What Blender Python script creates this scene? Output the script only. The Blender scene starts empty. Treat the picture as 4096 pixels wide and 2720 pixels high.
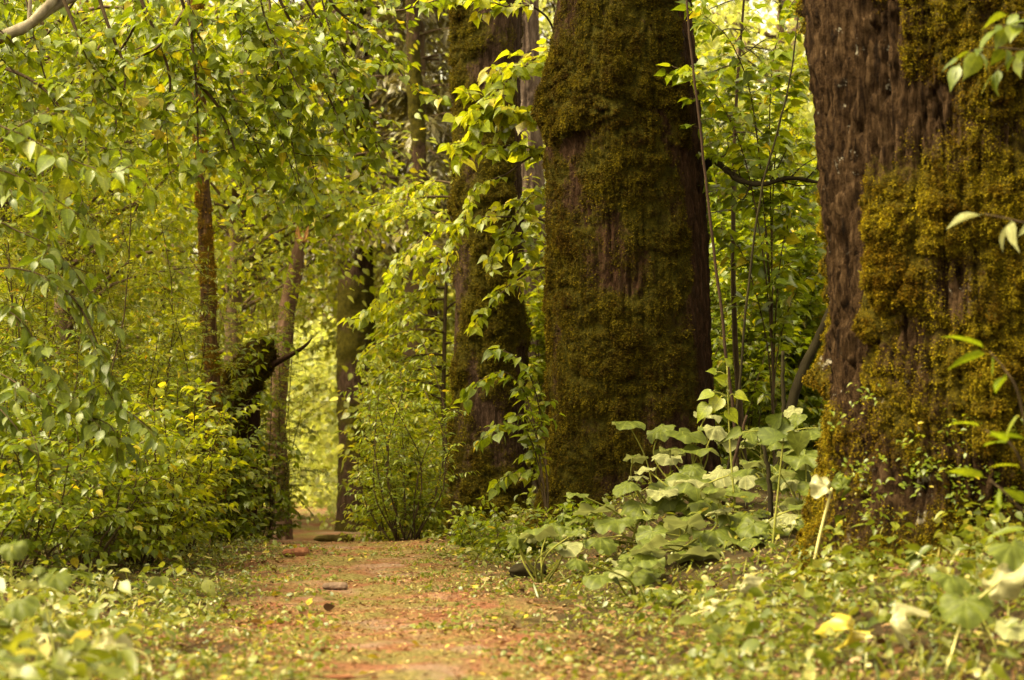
import bpy, math
import numpy as np
from math import radians, pi, sin, cos

# ------------------------------------------------------------------ camera, sky, sun, exposure
SC = bpy.context.scene
W, H, F = 1024, 680, 1800.0            # picture size and focal length in pixels
HORIZON = 465.0
CAM_Z = 0.60
PITCH = math.atan((HORIZON - H / 2) / F)
cam_data = bpy.data.cameras.new("camera")
cam_data.lens = F * 36.0 / W
cam_data.sensor_width = 36.0
cam_data.clip_start = 0.05
cam_data.clip_end = 600
cam_data.dof.use_dof = True
cam_data.dof.focus_distance = 10.4
cam_data.dof.aperture_fstop = 3.3
cam = bpy.data.objects.new("camera", cam_data)
SC.collection.objects.link(cam)
cam.location = (0, 0, CAM_Z)
cam.rotation_euler = (pi / 2 + PITCH, 0, 0)
SC.camera = cam

SUN_EL, SUN_AZ = radians(52), radians(-112)     # azimuth from +Y (view direction), negative = left
wd = bpy.data.worlds.new("World")
SC.world = wd
wd.use_nodes = True
nt = wd.node_tree
nt.nodes.clear()
sky = nt.nodes.new("ShaderNodeTexSky")
sky.sky_type = 'NISHITA'
sky.sun_disc = False
sky.sun_elevation = SUN_EL
sky.sun_rotation = SUN_AZ
sky.air_density = 1.0
sky.dust_density = 4.0
hs = nt.nodes.new("ShaderNodeHueSaturation")
hs.inputs['Saturation'].default_value = 0.12
mx = nt.nodes.new("ShaderNodeMix")
mx.data_type = 'RGBA'
mx.blend_type = 'MULTIPLY'
mx.inputs[0].default_value = 1.0
mx.inputs[7].default_value = (1.0, 0.875, 0.56, 1)     # overcast light, warm white balance
bg = nt.nodes.new("ShaderNodeBackground")
bg.inputs[1].default_value = 0.15
wo = nt.nodes.new("ShaderNodeOutputWorld")
nt.links.new(sky.outputs[0], hs.inputs['Color'])
nt.links.new(hs.outputs[0], mx.inputs[6])
nt.links.new(mx.outputs[2], bg.inputs[0])
nt.links.new(bg.outputs[0], wo.inputs[0])

sl = bpy.data.lights.new("sun", 'SUN')
sl.energy = 2.0
sl.angle = radians(30)
sl.color = (1.0, 0.86, 0.52)
so = bpy.data.objects.new("sun", sl)
SC.collection.objects.link(so)
so.rotation_euler = (pi / 2 - SUN_EL, 0, -SUN_AZ + pi)
from mathutils import Vector
sd = Vector((sin(SUN_AZ) * cos(SUN_EL), cos(SUN_AZ) * cos(SUN_EL), sin(SUN_EL)))
so.rotation_euler = sd.to_track_quat('Z', 'Y').to_euler()
so.location = sd * 50

SC.view_settings.view_transform = 'Standard'
SC.view_settings.look = 'None'
SC.view_settings.exposure = 2.3
SC.view_settings.gamma = 1.0
SC.cycles.max_bounces = 7
SC.cycles.diffuse_bounces = 4
SC.cycles.glossy_bounces = 2
SC.cycles.transmission_bounces = 4
SC.cycles.transparent_max_bounces = 4
SC.cycles.caustics_reflective = False
SC.cycles.caustics_refractive = False
SC.render.film_transparent = False

# ------------------------------------------------------------------ helpers
COL = SC.collection
UP = np.array((0, 0, 1.0))


def nrm(v):
    v = np.asarray(v, float)
    return v / np.maximum(np.linalg.norm(v, axis=-1, keepdims=True), 1e-9)


def P(px, py, D):
    """world point seen at pixel (px,py) at depth D"""
    u, v = (px - W / 2) / F, (H / 2 - py) / F
    fy, fz = cos(PITCH), sin(PITCH)
    d = np.array((u, fy - v * fz, fz + v * fy))
    return np.array((0, 0, CAM_Z)) + d * (D / d[1])


def PX(px, D):
    return (px - W / 2) / F * D


_perm = np.random.default_rng(7).permutation(256)
_perm = np.concatenate([_perm, _perm, _perm])
_grad = nrm(np.random.default_rng(8).normal(size=(256, 3)))


def noise(p, seed=0):
    p = np.asarray(p, float) + seed * 17.31
    i = np.floor(p).astype(np.int64)
    f = p - i
    i &= 255
    u = f * f * f * (f * (f * 6 - 15) + 10)
    out = 0
    for dx in (0, 1):
        for dy in (0, 1):
            for dz in (0, 1):
                h = _perm[_perm[_perm[(i[..., 0] + dx) & 255] + ((i[..., 1] + dy) & 255)] + ((i[..., 2] + dz) & 255)]
                g = _grad[h]
                d = g[..., 0] * (f[..., 0] - dx) + g[..., 1] * (f[..., 1] - dy) + g[..., 2] * (f[..., 2] - dz)
                w = (u[..., 0] if dx else 1 - u[..., 0]) * (u[..., 1] if dy else 1 - u[..., 1]) * (u[..., 2] if dz else 1 - u[..., 2])
                out = out + w * d
    return out * 1.5


def fbm(p, octv=4, seed=0, gain=0.5):
    p = np.asarray(p, float)
    a, s = 1.0, 0
    for k in range(octv):
        s = s + a * noise(p * (2.03 ** k), seed + k * 3)
        a *= gain
    return s


def sstep(a, b, x):
    t = np.clip((x - a) / (b - a), 0, 1)
    return t * t * (3 - 2 * t)


class Geo:
    """collects vertices and faces, links them as ONE mesh object"""

    def __init__(self):
        self.v, self.uv, self.loops, self.tot, self.n = [], [], [], [], 0
        self.att = []

    def add(self, V, faces, uv=None, att=None):
        V = np.asarray(V, float)
        self.v.append(V)
        self.uv.append(np.zeros((len(V), 2)) if uv is None else uv)
        self.att.append(np.zeros(len(V)) if att is None else att)
        for Fa in faces:
            Fa = np.asarray(Fa)
            if len(Fa) == 0:
                continue
            self.loops.append((Fa + self.n).ravel())
            self.tot.append(np.full(len(Fa), Fa.shape[1]))
        self.n += len(V)

    def mesh(self, name, mat, smooth=True, att_name=None):
        me = bpy.data.meshes.new(name)
        V = np.concatenate(self.v).astype(np.float32)
        L = np.concatenate(self.loops).astype(np.int32)
        T = np.concatenate(self.tot).astype(np.int32)
        me.vertices.add(len(V))
        me.vertices.foreach_set('co', V.ravel())
        me.loops.add(len(L))
        me.loops.foreach_set('vertex_index', L)
        me.polygons.add(len(T))
        me.polygons.foreach_set('loop_start', np.concatenate([[0], np.cumsum(T)[:-1]]).astype(np.int32))
        me.polygons.foreach_set('use_smooth', np.full(len(T), smooth))
        uvl = me.uv_layers.new(name='uv')
        uvl.data.foreach_set('uv', np.concatenate(self.uv).astype(np.float32)[L].ravel())
        if att_name:
            a = me.attributes.new(att_name, 'FLOAT', 'POINT')
            a.data.foreach_set('value', np.concatenate(self.att).astype(np.float32))
        me.update(calc_edges=True)
        me.materials.append(mat)
        return me

    def build(self, name, mat, parent=None, smooth=True, att_name=None):
        me = self.mesh(name, mat, smooth, att_name)
        return link(name, me, parent)


def link(name, me, parent=None):
    o = bpy.data.objects.new(name, me)
    COL.objects.link(o)
    if parent is not None:
        o.parent = parent
        o.location = -parent.location
    return o


def thing(name, label, cat, loc=(0, 0, 0), group=None):
    o = bpy.data.objects.new(name, None)
    o.empty_display_size = 0.1
    COL.objects.link(o)
    o.location = loc
    o['label'] = label
    o['category'] = cat
    if group:
        o['group'] = group
    return o


def dup(root, loc, rotz, label=None, scale=1.0):
    r = root.copy()
    COL.objects.link(r)
    r.location = loc
    r.rotation_euler = (0, 0, rotz)
    r.scale = (scale,) * 3
    if label:
        r['label'] = label
    for ch in list(root.children):
        c = ch.copy()
        COL.objects.link(c)
        c.parent = r
        for g in ch.children:
            d = g.copy()
            COL.objects.link(d)
            d.parent = c
    return r


def tube(geo, pts, rad, sides=5):
    pts = np.asarray(pts, float)
    n = len(pts)
    rad = np.broadcast_to(np.asarray(rad, float), (n,)) if np.ndim(rad) else np.full(n, rad)
    t = nrm(np.gradient(pts, axis=0))
    ref = np.where(np.abs(t[:, 2:3]) > 0.9, np.array([[1.0, 0, 0]]), np.array([[0, 0, 1.0]]))
    a = nrm(np.cross(t, ref))
    b = np.cross(t, a)
    # keep the frame from flipping
    for i in range(1, n):
        a[i] = nrm(a[i - 1] - t[i] * np.dot(a[i - 1], t[i]))
        b[i] = np.cross(t[i], a[i])
    ang = np.arange(sides) * 2 * pi / sides
    V = pts[:, None] + rad[:, None, None] * (np.cos(ang)[None, :, None] * a[:, None] + np.sin(ang)[None, :, None] * b[:, None])
    V = V.reshape(-1, 3)
    i, j = np.meshgrid(np.arange(n - 1), np.arange(sides), indexing='ij')
    q = np.stack([i * sides + j, i * sides + (j + 1) % sides, (i + 1) * sides + (j + 1) % sides, (i + 1) * sides + j], -1).reshape(-1, 4)
    cap = (np.arange(sides) + (n - 1) * sides)[None]
    cap0 = np.arange(sides)[::-1][None]
    geo.add(V, [q, cap, cap0])


def curve(pts, n=12):
    """smooth Catmull-Rom through the points"""
    p = np.asarray(pts, float)
    if len(p) == 2:
        t = np.linspace(0, 1, n)[:, None]
        return p[0] * (1 - t) + p[1] * t
    q = np.vstack([2 * p[0] - p[1], p, 2 * p[-1] - p[-2]])
    out = []
    m = max(2, int(math.ceil(n / (len(p) - 1))))
    for k in range(len(p) - 1):
        t = np.linspace(0, 1, m, endpoint=False)[:, None]
        a, b, c, d = q[k], q[k + 1], q[k + 2], q[k + 3]
        out.append(0.5 * (2 * b + (c - a) * t + (2 * a - 5 * b + 4 * c - d) * t ** 2 + (3 * b - a - 3 * c + d) * t ** 3))
    out.append(p[-1:])
    return np.vstack(out)


# ------------------------------------------------------------------ leaf shapes
def leaf_template(stations, fold=0.15, arch=0.2, petiole=0.0, wave=0.0, twist=0.0):
    """stations: (t, half width). Leaf along +Y from 0 to 1, normal +Z."""
    V, uv, quads, tris = [], [], [], []

    def z(t, w):
        return fold * abs(w) - arch * t * t + wave * sin(t * 9 + w * 6) * abs(w)

    V.append((0, 0, 0)); uv.append((0.5, 0))
    for (t, w) in stations:
        V += [(-w, t - 0.0, z(t, w) + twist * t * w), (0, t + 0.03 * (w > 0.3), z(t, 0)), (w, t, z(t, w) - twist * t * w)]
        uv += [(0.5 - w, t), (0.5, t), (0.5 + w, t)]
    V.append((0, 1, z(1, 0))); uv.append((0.5, 1))
    n = len(stations)
    tris += [(0, 2, 1), (0, 3, 2)]
    for k in range(n - 1):
        a, b = 1 + 3 * k, 4 + 3 * k
        quads += [(a, a + 1, b + 1, b), (a + 1, a + 2, b + 2, b + 1)]
    a = 1 + 3 * (n - 1)
    tris += [(a, a + 1, a + 3), (a + 1, a + 2, a + 3)]
    if petiole > 0:
        k = len(V)
        V += [(-0.012, -petiole, petiole * 0.25), (0.012, -petiole, petiole * 0.25), (0.012, 0.01, 0.0), (-0.012, 0.01, 0.0)]
        uv += [(0.5, 0)] * 4
        quads += [(k, k + 1, k + 2, k + 3)]
        # tie the stalk to the blade so that both are one island
        tris += [(0, k + 2, k + 3)]
    return np.array(V, float), np.array(uv, float), np.array(quads).reshape(-1, 4), np.array(tris).reshape(-1, 3)


HEART = [(-0.06, 0.20), (0.06, 0.37), (0.22, 0.43), (0.42, 0.38), (0.62, 0.25), (0.78, 0.12), (0.90, 0.035)]
OVATE = [(0.04, 0.12), (0.2, 0.27), (0.4, 0.30), (0.6, 0.23), (0.8, 0.10), (0.92, 0.03)]
LANCE = [(0.15, 0.12), (0.45, 0.16), (0.75, 0.10)]
ROUND = [(0.05, 0.30), (0.3, 0.46), (0.6, 0.45), (0.85, 0.26)]
NEEDLE = [(0.2, 0.05), (0.8, 0.045)]
DIAM = [(0.4, 0.33)]


def variants(st, pet=0.0, lo=False):
    if lo:
        return [leaf_template(st, 0.25, 0.1, 0), leaf_template(st, 0.05, 0.35, 0)]
    nar = [(t, w * 0.8) for t, w in st]
    return [leaf_template(nar, 0.22, 0.6, pet, 0.2, 0.3), leaf_template(nar, 0.65, 0.35, pet, 0.15, -0.3), leaf_template(st, 0.10, 0.12, pet), leaf_template(st, 0.30, 0.25, pet, 0.05, 0.1),
            leaf_template(st, 0.18, 0.45, pet, 0.1, -0.15), leaf_template(st, -0.08, 0.30, pet, 0.12, 0.2),
            leaf_template(st, 0.50, 0.15, pet, 0.0, 0.0)]


TUFT = [(np.array([(0, 0, 0), (-0.28, 0.5, 0.06), (0, 1, -0.12), (0.28, 0.5, 0.06)]), np.array([(0.5, 0), (0.2, 0.5), (0.5, 1), (0.8, 0.5)]), np.array([(0, 3, 2, 1)]), np.zeros((0, 3), int))]
LEAVES = {'tuft': TUFT, 'heart': variants(HEART, 0.22), 'ovate': variants(OVATE, 0.12), 'lance': variants(LANCE), 'round': variants(ROUND, 0.1),
          'needle': variants(NEEDLE, lo=True), 'diam': variants(DIAM, lo=True), 'ovate_far': variants([(0.12, 0.22), (0.45, 0.31), (0.78, 0.13)], lo=True)}


def add_leaves(geo, kind, p, axis, normal, size, rng):
    """p, axis, normal (N,3), size (N,)"""
    p, axis, normal = np.asarray(p), nrm(axis), np.asarray(normal)
    size = np.broadcast_to(size, (len(p),))
    r = nrm(np.cross(axis, normal))
    nn = np.cross(r, axis)
    var = LEAVES[kind]
    pick = rng.integers(0, len(var), len(p))
    for k, (T, uv, q, t) in enumerate(var):
        m = pick == k
        N = int(m.sum())
        if N == 0:
            continue
        wj = rng.uniform(0.85, 1.15, N)[:, None, None]
        V = p[m][:, None] + size[m][:, None, None] * (T[None, :, 0:1] * wj * r[m][:, None] + T[None, :, 1:2] * axis[m][:, None] + T[None, :, 2:3] * nn[m][:, None])
        off = (np.arange(N) * len(T))[:, None, None]
        fs = []
        if len(q):
            fs.append((q[None] + off).reshape(-1, 4))
        if len(t):
            fs.append((t[None] + off).reshape(-1, 3))
        geo.add(V.reshape(-1, 3), fs, np.tile(uv, (N, 1)))


class Plant:
    """wood and leaves of one plant"""

    def __init__(self, seed, leaf='heart', size=0.06, spacing=0.045, droop=0.45, ang=60, jit=0.35, pair=True, tip_droop=0.25):
        self.w = Geo()
        self.lp, self.la, self.ln, self.ls = [], [], [], []
        self.rng = np.random.default_rng(seed)
        self.leaf, self.size, self.sp, self.droop, self.ang, self.jit, self.pair = leaf, size, spacing, droop, radians(ang), jit, pair
        self.grav = tip_droop

    def leaf_at(self, p, a, n, s):
        self.lp.append(p); self.la.append(a); self.ln.append(n); self.ls.append(s)

    def leaves_along(self, poly, start=0.15, size=None, spacing=None, keep=1.0):
        rng = self.rng
        size = size or self.size
        sp = spacing or self.sp
        seg = np.linalg.norm(np.diff(poly, axis=0), axis=1)
        s = np.concatenate([[0], np.cumsum(seg)])
        Ltot = s[-1]
        d = np.arange(start * Ltot, Ltot, sp)
        if len(d) == 0:
            d = np.array([Ltot * 0.9])
        d = d + rng.uniform(-0.2, 0.2, len(d)) * sp
        pos = np.stack([np.interp(d, s, poly[:, k]) for k in range(3)], -1)
        tg = nrm(np.gradient(poly, axis=0))
        tan = nrm(np.stack([np.interp(d, s, tg[:, k]) for k in range(3)], -1))
        side = nrm(np.cross(tan, UP) + 1e-5)
        alls = []
        for sg in ((1, -1) if self.pair else (1,)):
            sgn = np.full(len(d), sg, float)
            if not self.pair:
                sgn = np.where(np.arange(len(d)) % 2, 1.0, -1.0)
            a = np.cos(self.ang) * tan + np.sin(self.ang) * sgn[:, None] * side
            a = nrm(a + rng.normal(0, self.jit * 0.6, a.shape) - UP * (self.droop * rng.uniform(0.3, 1.6, (len(d), 1))))
            alls.append((pos, a))
        pos = np.concatenate([x[0] for x in alls] + [poly[-1:]])
        a = np.concatenate([x[1] for x in alls] + [nrm(tan[-1:] - UP * self.droop * 0.6)])
        k = rng.random(len(pos)) < keep
        pos, a = pos[k], a[k]
        n = nrm(UP + rng.normal(0, self.jit, a.shape))
        # leaves near the tip are younger and smaller
        sz = size * (0.45 + 0.8 * rng.random(len(pos)) ** 0.8)
        pos = pos + a * (sz * 0.18)[:, None]
        self.lp.append(pos); self.la.append(a); self.ln.append(n); self.ls.append(sz)

    def path(self, p0, d, length, n=6, grav=None, wob=0.18):
        g = self.grav if grav is None else grav
        pts = [np.array(p0, float)]
        d = nrm(d)
        st = length / (n - 1)
        for _ in range(n - 1):
            d = nrm(d + np.array((0, 0, -g)) * (1.0 / (n - 1)) * 2 + self.rng.normal(0, wob, 3) * 0.6)
            pts.append(pts[-1] + d * st)
        return np.array(pts)

    def twig(self, p0, d, length, r=0.003, start=0.12, sub=0, grav=None, size=None, keep=1.0):
        poly = self.path(p0, d, length, grav=grav)
        tube(self.w, poly, np.linspace(r, r * 0.4, len(poly)), 3)
        if sub:
            self.ramify(poly, sub_len=length * 0.5, every=length / (sub + 0.5), r=r * 0.6, start=0.2, size=size, keep=keep)
        self.leaves_along(poly, start, size, keep=keep)
        return poly

    def ramify(self, poly, sub_len, every, r=0.003, start=0.2, sub=0, flat=0.8, angle=55, size=None, up=0.0, taper=0.7, keep=1.0):
        rng = self.rng
        seg = np.linalg.norm(np.diff(poly, axis=0), axis=1)
        s = np.concatenate([[0], np.cumsum(seg)])
        d = start * s[-1]
        sg = 1 if rng.random() < 0.5 else -1
        tg = nrm(np.gradient(poly, axis=0))
        while d < s[-1]:
            p = np.array([np.interp(d, s, poly[:, k]) for k in range(3)])
            t = nrm(np.array([np.interp(d, s, tg[:, k]) for k in range(3)]))
            side = np.cross(t, UP)
            if np.linalg.norm(side) < 0.35 or flat < 0:      # upright stem: go all round
                az = rng.uniform(0, 2 * pi)
                side = np.array((cos(az), sin(az), 0))
            side = nrm(side) * sg
            an = radians(angle) * rng.uniform(0.7, 1.25)
            dr = cos(an) * t + sin(an) * side + UP * up + rng.normal(0, 0.25 * (1 - abs(flat)) + 0.1, 3)
            f = 1 - taper * (d / s[-1])
            self.twig(p, dr, sub_len * f * rng.uniform(0.7, 1.3), r, sub=sub, size=size, keep=keep)
            sg = -sg
            d += every * rng.uniform(0.6, 1.4)

    def limb(self, pts, r0, r1, n=14, sides=6):
        poly = curve(pts, n)
        tube(self.w, poly, np.linspace(r0, r1, len(poly)), sides)
        return poly

    def stem(self, base, top, r0, r1, bend=0.08, n=9, sides=5):
        b, t = np.array(base, float), np.array(top, float)
        k = np.linspace(0, 1, n)[:, None]
        off = self.rng.normal(0, bend, 3) * np.linalg.norm(t - b)
        off[2] = 0
        poly = b * (1 - k) + t * k + off * np.sin(k * pi) + self.rng.normal(0, 0.006, (n, 3))
        tube(self.w, poly, np.linspace(r0, r1, n), sides)
        return poly

    def finish(self, root, leafmat, woodmat, wood='stem', foliage='foliage'):
        if self.w.n:
            self.w.build(wood, woodmat, root)
        if self.lp:
            g = Geo()
            ls = np.concatenate([np.atleast_1d(x) for x in self.ls])
            add_leaves(g, self.leaf, np.vstack(self.lp), np.vstack(self.la), np.vstack(self.ln), ls, self.rng)
            g.build(foliage, leafmat, root)
        return root


# ------------------------------------------------------------------ materials
def mat_new(name):
    m = bpy.data.materials.new(name)
    m.use_nodes = True
    n = m.node_tree
    n.nodes.clear()
    return m, n, n.nodes.new("ShaderNodeOutputMaterial")


def ramp(n, stops):
    r = n.nodes.new("ShaderNodeValToRGB")
    e = r.color_ramp.elements
    while len(e) < len(stops):
        e.new(0.5)
    for k, (p, c) in enumerate(stops):
        e[k].position = p
        e[k].color = (*c, 1)
    return r


def nz(n, scale, detail=4, rough=0.6, vec=None, dist=0.0):
    t = n.nodes.new("ShaderNodeTexNoise")
    t.inputs['Scale'].default_value = scale
    t.inputs['Detail'].default_value = detail
    t.inputs['Roughness'].default_value = rough
    t.inputs['Distortion'].default_value = dist
    if vec is not None:
        n.links.new(vec, t.inputs['Vector'])
    return t


def mixc(n, fac, a, b, mode='MIX'):
    m = n.nodes.new("ShaderNodeMix")
    m.data_type = 'RGBA'
    m.blend_type = mode
    for sock, val in ((0, fac), (6, a), (7, b)):
        if hasattr(val, 'is_output'):
            n.links.new(val, m.inputs[sock])
        elif sock == 0:
            m.inputs[0].default_value = val
        else:
            m.inputs[sock].default_value = (*val, 1)
    return m.outputs[2]


def radial_veins(n, tc, colr):
    sx = n.nodes.new("ShaderNodeSeparateXYZ")
    n.links.new(tc.outputs['UV'], sx.inputs[0])
    s1 = n.nodes.new("ShaderNodeMath"); s1.operation = 'SUBTRACT'; s1.inputs[1].default_value = 0.5
    s2 = n.nodes.new("ShaderNodeMath"); s2.operation = 'SUBTRACT'; s2.inputs[1].default_value = 0.5
    n.links.new(sx.outputs[0], s1.inputs[0]); n.links.new(sx.outputs[1], s2.inputs[0])
    at = n.nodes.new("ShaderNodeMath"); at.operation = 'ARCTAN2'
    n.links.new(s1.outputs[0], at.inputs[0]); n.links.new(s2.outputs[0], at.inputs[1])
    mk = n.nodes.new("ShaderNodeMath"); mk.operation = 'MULTIPLY'; mk.inputs[1].default_value = 9
    n.links.new(at.outputs[0], mk.inputs[0])
    co = n.nodes.new("ShaderNodeMath"); co.operation = 'COSINE'
    n.links.new(mk.outputs[0], co.inputs[0])
    vr = ramp(n, [(0.0, (0.9, 0.9, 0.9)), (0.5, (1, 1, 1)), (0.93, (1.0, 1.0, 1.0)), (0.995, (1.5, 1.4, 1.5))])
    n.links.new(co.outputs[0], vr.inputs[0])
    return mixc(n, 1.0, colr, vr.outputs[0], 'MULTIPLY')


def leaf_mat(name, stops, trans=(1.9, 1.75, 0.8), tfac=0.45, mottle=None, rough=0.38, spec=0.5, under=None, veins=True):
    """per-leaf colours from stops; light shines through the blade"""
    m, n, out = mat_new(name)
    geo = n.nodes.new("ShaderNodeNewGeometry")
    rp = ramp(n, stops)
    n.links.new(geo.outputs['Random Per Island'], rp.inputs[0])
    colr = rp.outputs[0]
    tc = n.nodes.new("ShaderNodeTexCoord")
    if mottle:      # patches of differing moss growth
        for sc_, lo_, hi_ in ((5, 0.6, 1.35), (14, 0.42, 1.5), (42, 0.5, 1.45)):
            b0 = nz(n, sc_, 3, 0.55, tc.outputs['Object'])
            r0_ = ramp(n, [(0.33, (lo_ * 1.25, lo_, lo_)), (0.5, (1, 1, 1)), (0.68, (hi_, hi_, hi_ * 0.9))])
            n.links.new(b0.outputs[0], r0_.inputs[0])
            colr = mixc(n, 1.0, colr, r0_.outputs[0], 'MULTIPLY')
    # blotches inside a leaf
    b = nz(n, 60, 2, 0.5, tc.outputs['Object'])
    br = ramp(n, [(0.3, (0.75, 0.75, 0.7)), (0.7, (1.2, 1.2, 1.15))])
    n.links.new(b.outputs[0], br.inputs[0])
    colr = mixc(n, 1.0, colr, br.outputs[0], 'MULTIPLY')
    if veins == 'radial':
        colr = radial_veins(n, tc, colr)
    elif veins:
        sx = n.nodes.new("ShaderNodeSeparateXYZ")
        n.links.new(tc.outputs['UV'], sx.inputs[0])
        au = n.nodes.new("ShaderNodeMath"); au.operation = 'ABSOLUTE'
        su = n.nodes.new("ShaderNodeMath"); su.operation = 'SUBTRACT'; su.inputs[1].default_value = 0.5
        n.links.new(sx.outputs[0], su.inputs[0]); n.links.new(su.outputs[0], au.inputs[0])
        # side veins: sin((v - 0.7|u|)*k)
        ml = n.nodes.new("ShaderNodeMath"); ml.operation = 'MULTIPLY_ADD'; ml.inputs[1].default_value = -0.7
        n.links.new(au.outputs[0], ml.inputs[0]); n.links.new(sx.outputs[1], ml.inputs[2])
        mk = n.nodes.new("ShaderNodeMath"); mk.operation = 'MULTIPLY'; mk.inputs[1].default_value = 52
        n.links.new(ml.outputs[0], mk.inputs[0])
        si = n.nodes.new("ShaderNodeMath"); si.operation = 'SINE'
        n.links.new(mk.outputs[0], si.inputs[0])
        vr = ramp(n, [(0.0, (1, 1, 1)), (0.75, (1, 1, 1)), (0.97, (0.72, 0.74, 0.6))])
        n.links.new(si.outputs[0], vr.inputs[0])
        mr = ramp(n, [(0.0, (1.35, 1.3, 1.4)), (0.02, (1.35, 1.3, 1.4)), (0.035, (1, 1, 1))])
        n.links.new(au.outputs[0], mr.inputs[0])
        colr = mixc(n, 1.0, colr, vr.outputs[0], 'MULTIPLY')
        colr = mixc(n, 1.0, colr, mr.outputs[0], 'MULTIPLY')
    if under:
        colr_top = colr
        colr = mixc(n, geo.outputs['Backfacing'], colr_top, under)
    pr = n.nodes.new("ShaderNodeBsdfPrincipled")
    pr.inputs['Roughness'].default_value = rough
    pr.inputs['Specular IOR Level'].default_value = spec
    n.links.new(colr, pr.inputs['Base Color'])
    tr = n.nodes.new("ShaderNodeBsdfTranslucent")
    tcx = mixc(n, 1.0, colr, trans, 'MULTIPLY')
    n.links.new(tcx, tr.inputs['Color'])
    mxs = n.nodes.new("ShaderNodeMixShader")
    mxs.inputs[0].default_value = tfac
    n.links.new(pr.outputs[0], mxs.inputs[1])
    n.links.new(tr.outputs[0], mxs.inputs[2])
    n.links.new(mxs.outputs[0], out.inputs[0])
    return m


def simple_mat(name, stops, scale=8, stretch=(1, 1, 1), rough=0.85, bump=0.3, island=False, bscale=None):
    m, n, out = mat_new(name)
    tc = n.nodes.new("ShaderNodeTexCoord")
    mp = n.nodes.new("ShaderNodeMapping")
    mp.inputs['Scale'].default_value = stretch
    n.links.new(tc.outputs['Object'], mp.inputs[0])
    t = nz(n, scale, 6, 0.65, mp.outputs[0])
    rp = ramp(n, stops)
    if island:
        g = n.nodes.new("ShaderNodeNewGeometry")
        n.links.new(g.outputs['Random Per Island'], rp.inputs[0])
    else:
        n.links.new(t.outputs[0], rp.inputs[0])
    pr = n.nodes.new("ShaderNodeBsdfPrincipled")
    pr.inputs['Roughness'].default_value = rough
    pr.inputs['Specular IOR Level'].default_value = 0.07
    n.links.new(rp.outputs[0], pr.inputs['Base Color'])
    if bump:
        bt = nz(n, bscale or scale * 3, 5, 0.65, mp.outputs[0])
        bp = n.nodes.new("ShaderNodeBump")
        bp.inputs['Strength'].default_value = bump
        bp.inputs['Distance'].default_value = 0.02
        n.links.new(bt.outputs[0], bp.inputs['Height'])
        n.links.new(bp.outputs[0], pr.inputs['Normal'])
    n.links.new(pr.outputs[0], out.inputs[0])
    return m


def bark_mat(name, bark, moss, wet=0.9, vscale=14, lichen=0.0):
    """bark ridges and moss; the vertex attribute 'moss' says where moss grows"""
    m, n, out = mat_new(name)
    tc = n.nodes.new("ShaderNodeTexCoord")
    mp = n.nodes.new("ShaderNodeMapping")
    mp.inputs['Scale'].default_value = (1, 1, 0.16)
    n.links.new(tc.outputs['Object'], mp.inputs[0])
    t1 = nz(n, vscale, 7, 0.7, mp.outputs[0], 0.4)
    r1 = ramp(n, bark)
    n.links.new(t1.outputs[0], r1.inputs[0])
    t2 = nz(n, 22, 6, 0.7, tc.outputs['Object'])
    r2 = ramp(n, moss)
    n.links.new(t2.outputs[0], r2.inputs[0])
    at = n.nodes.new("ShaderNodeAttribute")
    at.attribute_name = 'moss'
    t3 = nz(n, 30, 5, 0.7, tc.outputs['Object'])
    add = n.nodes.new("ShaderNodeMath"); add.operation = 'ADD'
    sub = n.nodes.new("ShaderNodeMath"); sub.operation = 'SUBTRACT'; sub.inputs[1].default_value = 0.5
    n.links.new(t3.outputs[0], sub.inputs[0])
    n.links.new(at.outputs['Fac'], add.inputs[0]); n.links.new(sub.outputs[0], add.inputs[1])
    cl = ramp(n, [(0.38, (0, 0, 0)), (0.62, (1, 1, 1))])
    n.links.new(add.outputs[0], cl.inputs[0])
    bk = r1.outputs[0]
    if lichen:
        tl = nz(n, 5.5, 6, 0.75, tc.outputs['Object'])
        rl = ramp(n, [(0.62, (0, 0, 0)), (0.66, (lichen,) * 3)])
        n.links.new(tl.outputs[0], rl.inputs[0])
        bk = mixc(n, rl.outputs[0], bk, (0.42, 0.38, 0.30))
    c = mixc(n, cl.outputs[0], bk, r2.outputs[0])
    pr = n.nodes.new("ShaderNodeBsdfPrincipled")
    pr.inputs['Roughness'].default_value = wet
    pr.inputs['Specular IOR Level'].default_value = 0.06
    n.links.new(c, pr.inputs['Base Color'])
    bt = nz(n, vscale * 3, 6, 0.7, mp.outputs[0])
    bt2 = nz(n, 110, 4, 0.7, tc.outputs['Object'])
    ba = n.nodes.new("ShaderNodeMath"); ba.operation = 'ADD'
    n.links.new(bt.outputs[0], ba.inputs[0]); n.links.new(bt2.outputs[0], ba.inputs[1])
    bp = n.nodes.new("ShaderNodeBump")
    bp.inputs['Strength'].default_value = 1.0
    bp.inputs['Distance'].default_value = 0.035
    n.links.new(ba.outputs[0], bp.inputs['Height'])
    n.links.new(bp.outputs[0], pr.inputs['Normal'])
    n.links.new(pr.outputs[0], out.inputs[0])
    return m


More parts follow.
